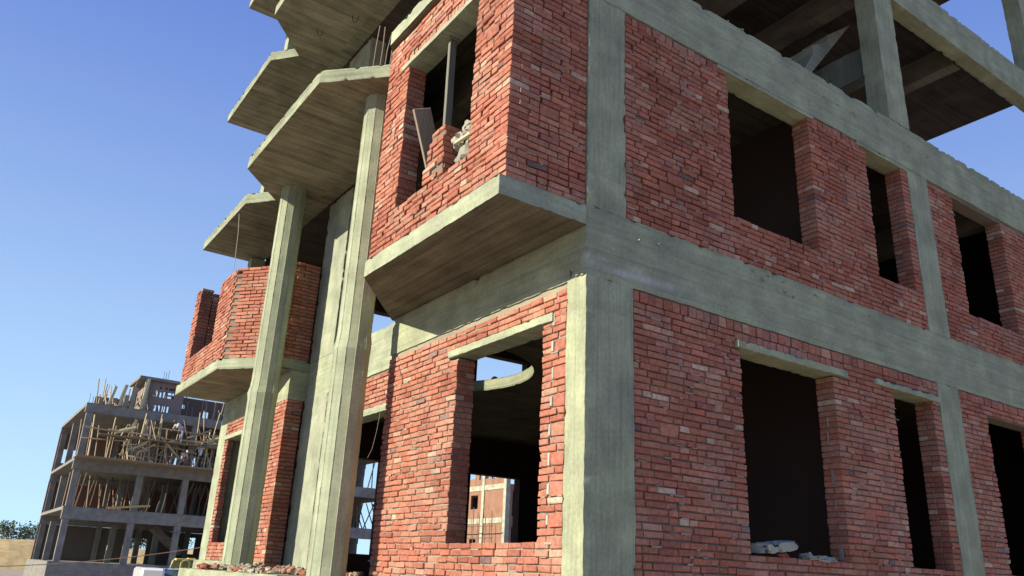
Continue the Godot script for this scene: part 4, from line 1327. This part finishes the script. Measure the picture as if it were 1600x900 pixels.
func brick_building() -> void:
	var t := thing("distant_brick_building", "distant brick building with pale concrete frame seen through the sunlit window", "building", Vector3(45.0, GROUND, -68.0))
	var pale := Color(0.50, 0.50, 0.38)
	var red := Color(0.35, 0.195, 0.135)
	var zs := [-59.6, -63.5, -67.3, -71.0, -74.8]
	for z in zs:
		cast(t, "column", Vector3(39.9, GROUND, z - 0.45), Vector3(40.4, 11.2, z), M.column, 0.4, 0.03, pale)
	for y in [5.0, 8.2]:
		for i in zs.size() - 1:
			cast(t, "beam", Vector3(39.95, y - 0.25, zs[i + 1]), Vector3(40.3, y + 0.25, zs[i] - 0.45), M.beam, 0.4, 0.03, pale)
	for i in zs.size() - 1:
		var z: float = zs[i] - 0.45
		var l: float = z - zs[i + 1]
		for f in [[5.25, 7.95, [Rect2(0.8, 6.2, 1.35, 1.35)]], [GROUND, 4.75, [Rect2(0.85, 1.9, 1.2, 1.4)]]]:
			var mb := MB.new()
			sheet(mb, Vector3(40.02, 0, z), Vector3(0, 0, -1), Vector3(-1, 0, 0), l, f[0], f[1], f[2] if i > 0 else [], 0.22, 0.0, 0.3, 0.03, red, 0.2)
			part("brick_wall", mb, M.mortar, t)
		# half-built, stepped brickwork of the top storey
		var top := MB.new()
		var n := 9
		for k in n:
			var h := 0.5 + 1.3 * absf(nz.get_noise_2d(k * 9.0 + i * 37.0, 5.0)) + (0.6 if k == 2 or k == 3 else 0.0)
			bbox(top, Transform3D(Basis(), Vector3(40.1, 8.45 + h * 0.5, z - l * (k + 0.5) / n)), Vector3(0.22, h, l / n - 0.005), 0.01, vary(red, 0.12))
		part("unfinished_brickwork", top, M.mortar, t)
	var side := MB.new()
	sheet(side, Vector3(40.4, 0, -59.62), Vector3(1, 0, 0), Vector3(0, 0, 1), 9.6, GROUND, 8.4, [Rect2(0.3, 5.4, 1.7, 2.4), Rect2(0.3, 1.0, 1.7, 3.4)], 0.22, 0.0, 0.5, 0.03, red, 0.2)
	part("brick_wall", side, M.mortar, t)
	var dark := MB.new()
	sheet(dark, Vector3(44.0, 0, -60.0), Vector3(0, 0, -1), Vector3(-1, 0, 0), 15.0, GROUND, 8.0, [], 0.2, 0.0, 2.0, 0.0, Color(0.12, 0.07, 0.06))
	part("inner_wall", dark, M.mortar, t)
	cast(t, "floor_slab", Vector3(40.31, 8.0, -75.0), Vector3(50.0, 8.2, -59.9), M.beam, 2.0, 0.0, pale)
	cast(t, "floor_slab", Vector3(40.31, 4.8, -75.0), Vector3(50.0, 5.0, -59.9), M.beam, 2.0, 0.0, pale)
	# scaffold poles before it
	var s := thing("pole_scaffold", "thin dark pole scaffold standing before the distant brick building", "scaffold", Vector3(38.8, GROUND, -66.0))
	for i in 9:
		var z := -60.0 - i * 1.1
		pole(s, "pole", Vector3(38.8, GROUND, z), Vector3(38.8, rng.randf_range(4.6, 6.4), z - 0.2), 0.045, Color(0.14, 0.10, 0.08))
	for y in [3.3, 4.4]:
		pole(s, "rail", Vector3(38.7, y, -59.8), Vector3(38.7, y, -69.0), 0.05, Color(0.14, 0.10, 0.08))

func car() -> void:
	# a grey-blue saloon seen over its roof, nose towards the camera's left
	var t := thing("parked_car", "grey blue parked car with a bright windscreen, behind the far corner", "car", Vector3(2.35, GROUND, -22.0), "", PI * 0.30)
	var blue := Color(0.20, 0.25, 0.36)
	var mb := MB.new()
	# sections along the car: x (nose is -x), lower y, waist y, half width
	var body := [[-2.15, 0.36, 0.62, 0.62], [-2.05, 0.25, 0.72, 0.76], [-1.5, 0.22, 0.84, 0.83], [-0.85, 0.20, 0.90, 0.86], [0.0, 0.20, 0.93, 0.87], [1.2, 0.20, 0.94, 0.86], [1.75, 0.22, 0.93, 0.83], [2.1, 0.30, 0.88, 0.74], [2.18, 0.42, 0.80, 0.62]]
	var ring := func(s: Array) -> Array:
		return [Vector3(s[0], s[1], -s[3] * 0.9), Vector3(s[0], (s[1] + s[2]) * 0.5, -s[3]), Vector3(s[0], s[2] - 0.05, -s[3] * 0.97), Vector3(s[0], s[2], -s[3] * 0.86), Vector3(s[0], s[2] + 0.02, 0), Vector3(s[0], s[2], s[3] * 0.86), Vector3(s[0], s[2] - 0.05, s[3] * 0.97), Vector3(s[0], (s[1] + s[2]) * 0.5, s[3]), Vector3(s[0], s[1], s[3] * 0.9)]
	for i in body.size() - 1:
		var p: Array = ring.call(body[i])
		var q: Array = ring.call(body[i + 1])
		for k in 9:
			var k2 := (k + 1) % 9
			var mid: Vector3 = (p[k] + q[k2]) * 0.5 - Vector3((p[k].x + q[k].x) * 0.5, 0.55, 0)
			mb.quad(p[k], p[k2], q[k2], q[k], mid, blue)
	for e in [0, body.size() - 1]:
		var p: Array = ring.call(body[e])
		for k in range(1, 8):
			mb.tri(p[0], p[k], p[k + 1], Vector3(-1 if e == 0 else 1, 0, 0), blue)
	part("body", mb, M.paint, t, true)
	mb = MB.new()
	var roof := [Vector3(-0.20, 1.33, -0.58), Vector3(-0.20, 1.33, 0.58), Vector3(1.05, 1.33, 0.56), Vector3(1.05, 1.33, -0.56)]
	mb.quad(roof[0], roof[1], roof[2], roof[3], UP, blue)
	var crown := []
	for p in roof: crown.append(p * Vector3(0.9, 1, 0.85) + Vector3(0.04, 0.045, 0))
	mb.quad(crown[0], crown[1], crown[2], crown[3], UP, blue)
	for i in 4:
		var j := (i + 1) % 4
		mb.quad(roof[i], roof[j], crown[j], crown[i], (roof[i] + roof[j]) * 0.5 - Vector3(0.4, 1.2, 0), blue)
	var foot := [Vector3(-0.98, 0.91, -0.74), Vector3(-0.98, 0.91, 0.74), Vector3(1.72, 0.93, 0.72), Vector3(1.72, 0.93, -0.72)]
	for i in 4:
		bar(mb, foot[i], roof[i], 0.07, 0.07, blue)
	for s in [0, 1]:
		var f0: Vector3 = (foot[0] if s == 0 else foot[1]) + Vector3(1.38, 0, 0)
		var r0: Vector3 = (roof[0] if s == 0 else roof[1]) + Vector3(0.62, 0, 0)
		bar(mb, f0, r0, 0.08, 0.05, blue)
	part("roof", mb, M.paint, t, true)
	var pane := func(called: String, a: Vector3, b: Vector3, c: Vector3, d: Vector3, out: Vector3) -> void:
		var g := MB.new()
		g.quad(a, b, c, d, out, Color.WHITE)
		part(called, g, M.glass, t, true)
	pane.call("windscreen", foot[0], foot[1], roof[1], roof[0], Vector3(-1, 1, 0))
	pane.call("rear_window", foot[3], foot[2], roof[2], roof[3], Vector3(1, 1, 0))
	pane.call("side_window", foot[1], foot[2], roof[2], roof[1], Vector3(0, 0.2, 1))
	pane.call("side_window", foot[0], foot[3], roof[3], roof[0], Vector3(0, 0.2, -1))
	for x in [-1.35, 1.38]:
		for z in [-0.78, 0.78]:
			var w := MB.new()
			tube(w, [Vector3(x, 0.31, z - 0.1), Vector3(x, 0.31, z + 0.1)], 0.31, 0.31, 20, Color(0.02, 0.02, 0.02))
			var wn := part("wheel", w, M.plain, t, true)
			w = MB.new()
			tube(w, [Vector3(x, 0.31, z + 0.101 * signf(z)), Vector3(x, 0.31, z + 0.112 * signf(z))], 0.19, 0.17, 14, Color(0.45, 0.45, 0.46))
			part("rim", w, M.plain, wn, true)
	for z in [-0.5, 0.5]:
		var l := MB.new()
		bbox(l, Transform3D(Basis(), Vector3(-2.12, 0.60, z)), Vector3(0.06, 0.12, 0.26), 0.02, Color(0.7, 0.72, 0.72))
		part("headlight", l, M.paint, t, true)
	# the yellow slatted thing on the roof
	var yel := Color(0.50, 0.41, 0.13)
	var y := thing("yellow_rack", "yellow slatted box with an arched middle on the parked car's roof", "roof box", Vector3(2.25, GROUND + 1.38, -22.0))
	mb = MB.new()
	for s in [-1.0, 1.0]:
		for k in 4:
			bar(mb, Vector3(s * (0.16 + 0.058 * k), 0.0, 0.10), Vector3(s * (0.15 + 0.05 * k), 0.19, 0.09), 0.022, 0.03, yel)
		bar(mb, Vector3(s * 0.41, 0, 0.1), Vector3(s * 0.33, 0.24, 0.08), 0.06, 0.06, yel)
		bar(mb, Vector3(s * 0.13, 0.0, 0.11), Vector3(s * 0.12, 0.16, 0.11), 0.045, 0.06, Color(0.68, 0.60, 0.28))
	part("slats", mb, M.plain, y, true)
	mb = MB.new()
	var arch := []
	for i in 9:
		var an := PI * i / 8.0
		arch.append(Vector3(0.125 * cos(an), 0.15 + 0.09 * sin(an), 0.11))
	tube(mb, arch, 0.028, 0.028, 8, Color(0.68, 0.60, 0.28))
	part("arch", mb, M.plain, y, true)
	mb = MB.new()
	bbox(mb, Transform3D(Basis(), Vector3(0.0, 0.25, 0.0)), Vector3(0.60, 0.07, 0.26), 0.02, yel)
	bbox(mb, Transform3D(Basis(), Vector3(0.18, 0.285, 0.0)), Vector3(0.24, 0.05, 0.2), 0.015, yel)
	part("lid", mb, M.plain, y, true)
	mb = MB.new()
	bbox(mb, Transform3D(Basis(), Vector3(0.0, 0.11, -0.09)), Vector3(0.74, 0.21, 0.03), 0.01, vary(yel, 0.1))
	part("back_board", mb, M.plain, y, true)
	# white van in front of it, only its bright rear panel shows
	var v := thing("white_van", "white van roof corner showing bright at the lower left edge", "van", Vector3(0.95, GROUND, -19.9), "", -0.12)
	mb = MB.new()
	bbox(mb, Transform3D(Basis(), Vector3(0, 0.84, -1.6)), Vector3(0.62, 1.06, 3.0), 0.06, Color(0.75, 0.77, 0.77))
	part("cargo_body", mb, M.paint, v, true)

func ground_and_sky_line() -> void:
	var mb := MB.new()
	var tan := Color(0.43, 0.35, 0.27)
	var grid := [-900.0, -300.0, -120.0, -70.0, -40.0, -20.0, -8.0, 0.0, 8.0, 20.0, 40.0, 70.0, 120.0, 300.0, 900.0]
	for i in grid.size() - 1:
		for j in grid.size() - 1:
			var q := []
			for e in [[i, j], [i + 1, j], [i + 1, j + 1], [i, j + 1]]:
				var x: float = grid[e[0]]
				var z: float = grid[e[1]]
				var y := GROUND + 0.08 * nz.get_noise_2d(x * 0.7, z * 0.7)
				q.append(Vector3(x, y, z))
			mb.quad(q[0], q[1], q[2], q[3], UP, tan)
	structure("ground", mb, M.soil)
	mb = MB.new()
	var rows := 10
	var cols := 60
	for j in rows:
		for i in cols:
			var q := []
			for e in [[i, j], [i + 1, j], [i + 1, j + 1], [i, j + 1]]:
				var x := lerpf(-70.0, 120.0, float(e[0]) / cols)
				var f := float(e[1]) / rows
				var z := lerpf(-96.0, -120.0, f)
				q.append(Vector3(x, GROUND - 0.3 + 3.4 * sin(f * PI) * (1.0 + 0.25 * nz.get_noise_2d(x * 0.5, f)), z))
			mb.quad(q[0], q[1], q[2], q[3], UP, Color(0.52, 0.39, 0.19))
	structure("sand_bank", mb, M.soil)

# ------------------------------------------------------------------
func _ready() -> void:
	rng.seed = 20240
	nz.seed = 4
	nz.frequency = 1.0
	nz.fractal_octaves = 3
	nw.seed = 9
	nw.frequency = 1.0
	nw.fractal_octaves = 4
	# camera
	var cam := Camera3D.new()
	cam.name = "camera"
	cam_basis = Basis(Vector3(0.8186, 0.0435, 0.5727), Vector3(-0.2292, 0.9390, 0.2562), Vector3(-0.5267, -0.3410, 0.7787)).orthonormalized()
	cam.transform = Transform3D(cam_basis, CAM_AT)
	cam.fov = 39.914
	cam.near = 0.05
	cam.far = 3000.0
	cam.current = true
	add_child(cam)
	# sky and exposure
	var env := Environment.new()
	env.background_mode = Environment.BG_SKY
	var psm := ProceduralSkyMaterial.new()
	psm.sky_top_color = Color(0.212, 0.312, 0.615)
	psm.sky_horizon_color = Color(0.63, 0.755, 0.845)
	psm.sky_curve = 0.30
	psm.ground_bottom_color = Color(0.36, 0.32, 0.27)
	psm.ground_horizon_color = Color(0.50, 0.52, 0.52)
	var sky := Sky.new()
	sky.sky_material = psm
	env.sky = sky
	env.background_energy_multiplier = 1.0
	env.tonemap_mode = Environment.TONE_MAPPER_LINEAR
	env.tonemap_exposure = 1.8
	env.sdfgi_enabled = true
	env.ssao_enabled = true
	env.ssil_enabled = true
	var we := WorldEnvironment.new()
	we.name = "environment"
	we.environment = env
	add_child(we)
	# low sun on the sunny side, level with the shaded one
	var sun := DirectionalLight3D.new()
	sun.name = "sun"
	sun.light_color = Color(1.0, 0.96, 0.86)
	sun.light_energy = 1.5
	sun.light_angular_distance = 0.5
	sun.shadow_enabled = true
	add_child(sun)
	sun.look_at_from_position(Vector3.ZERO, Vector3(1.0, -0.49, 0.02), UP)
	make_materials()
	ground_and_sky_line()
	main_building()
	loose_things()
	frame_building()
	scaffold()
	workers()
	brick_building()
	car()
	tree(Vector3(18.4, GROUND, -122.0), 5.6, 4.0, 11, "dark leafy tree beyond the sand bank, leftmost of three")
	tree(Vector3(21.4, GROUND, -124.0), 6.4, 4.5, 12, "dark leafy tree beyond the sand bank, middle and tallest of three")
	tree(Vector3(4.6, GROUND, -124.0), 5.4, 5.0, 33, "low rounded tree on the sandy horizon at the far left edge")
	tree(Vector3(9.4, GROUND, -126.0), 4.8, 3.6, 34, "small dusty tree on the sandy horizon beside the far frame building")
	tree(Vector3(25.5, GROUND, -126.0), 5.4, 4.5, 13, "dark leafy tree beyond the sand bank, rightmost of three")
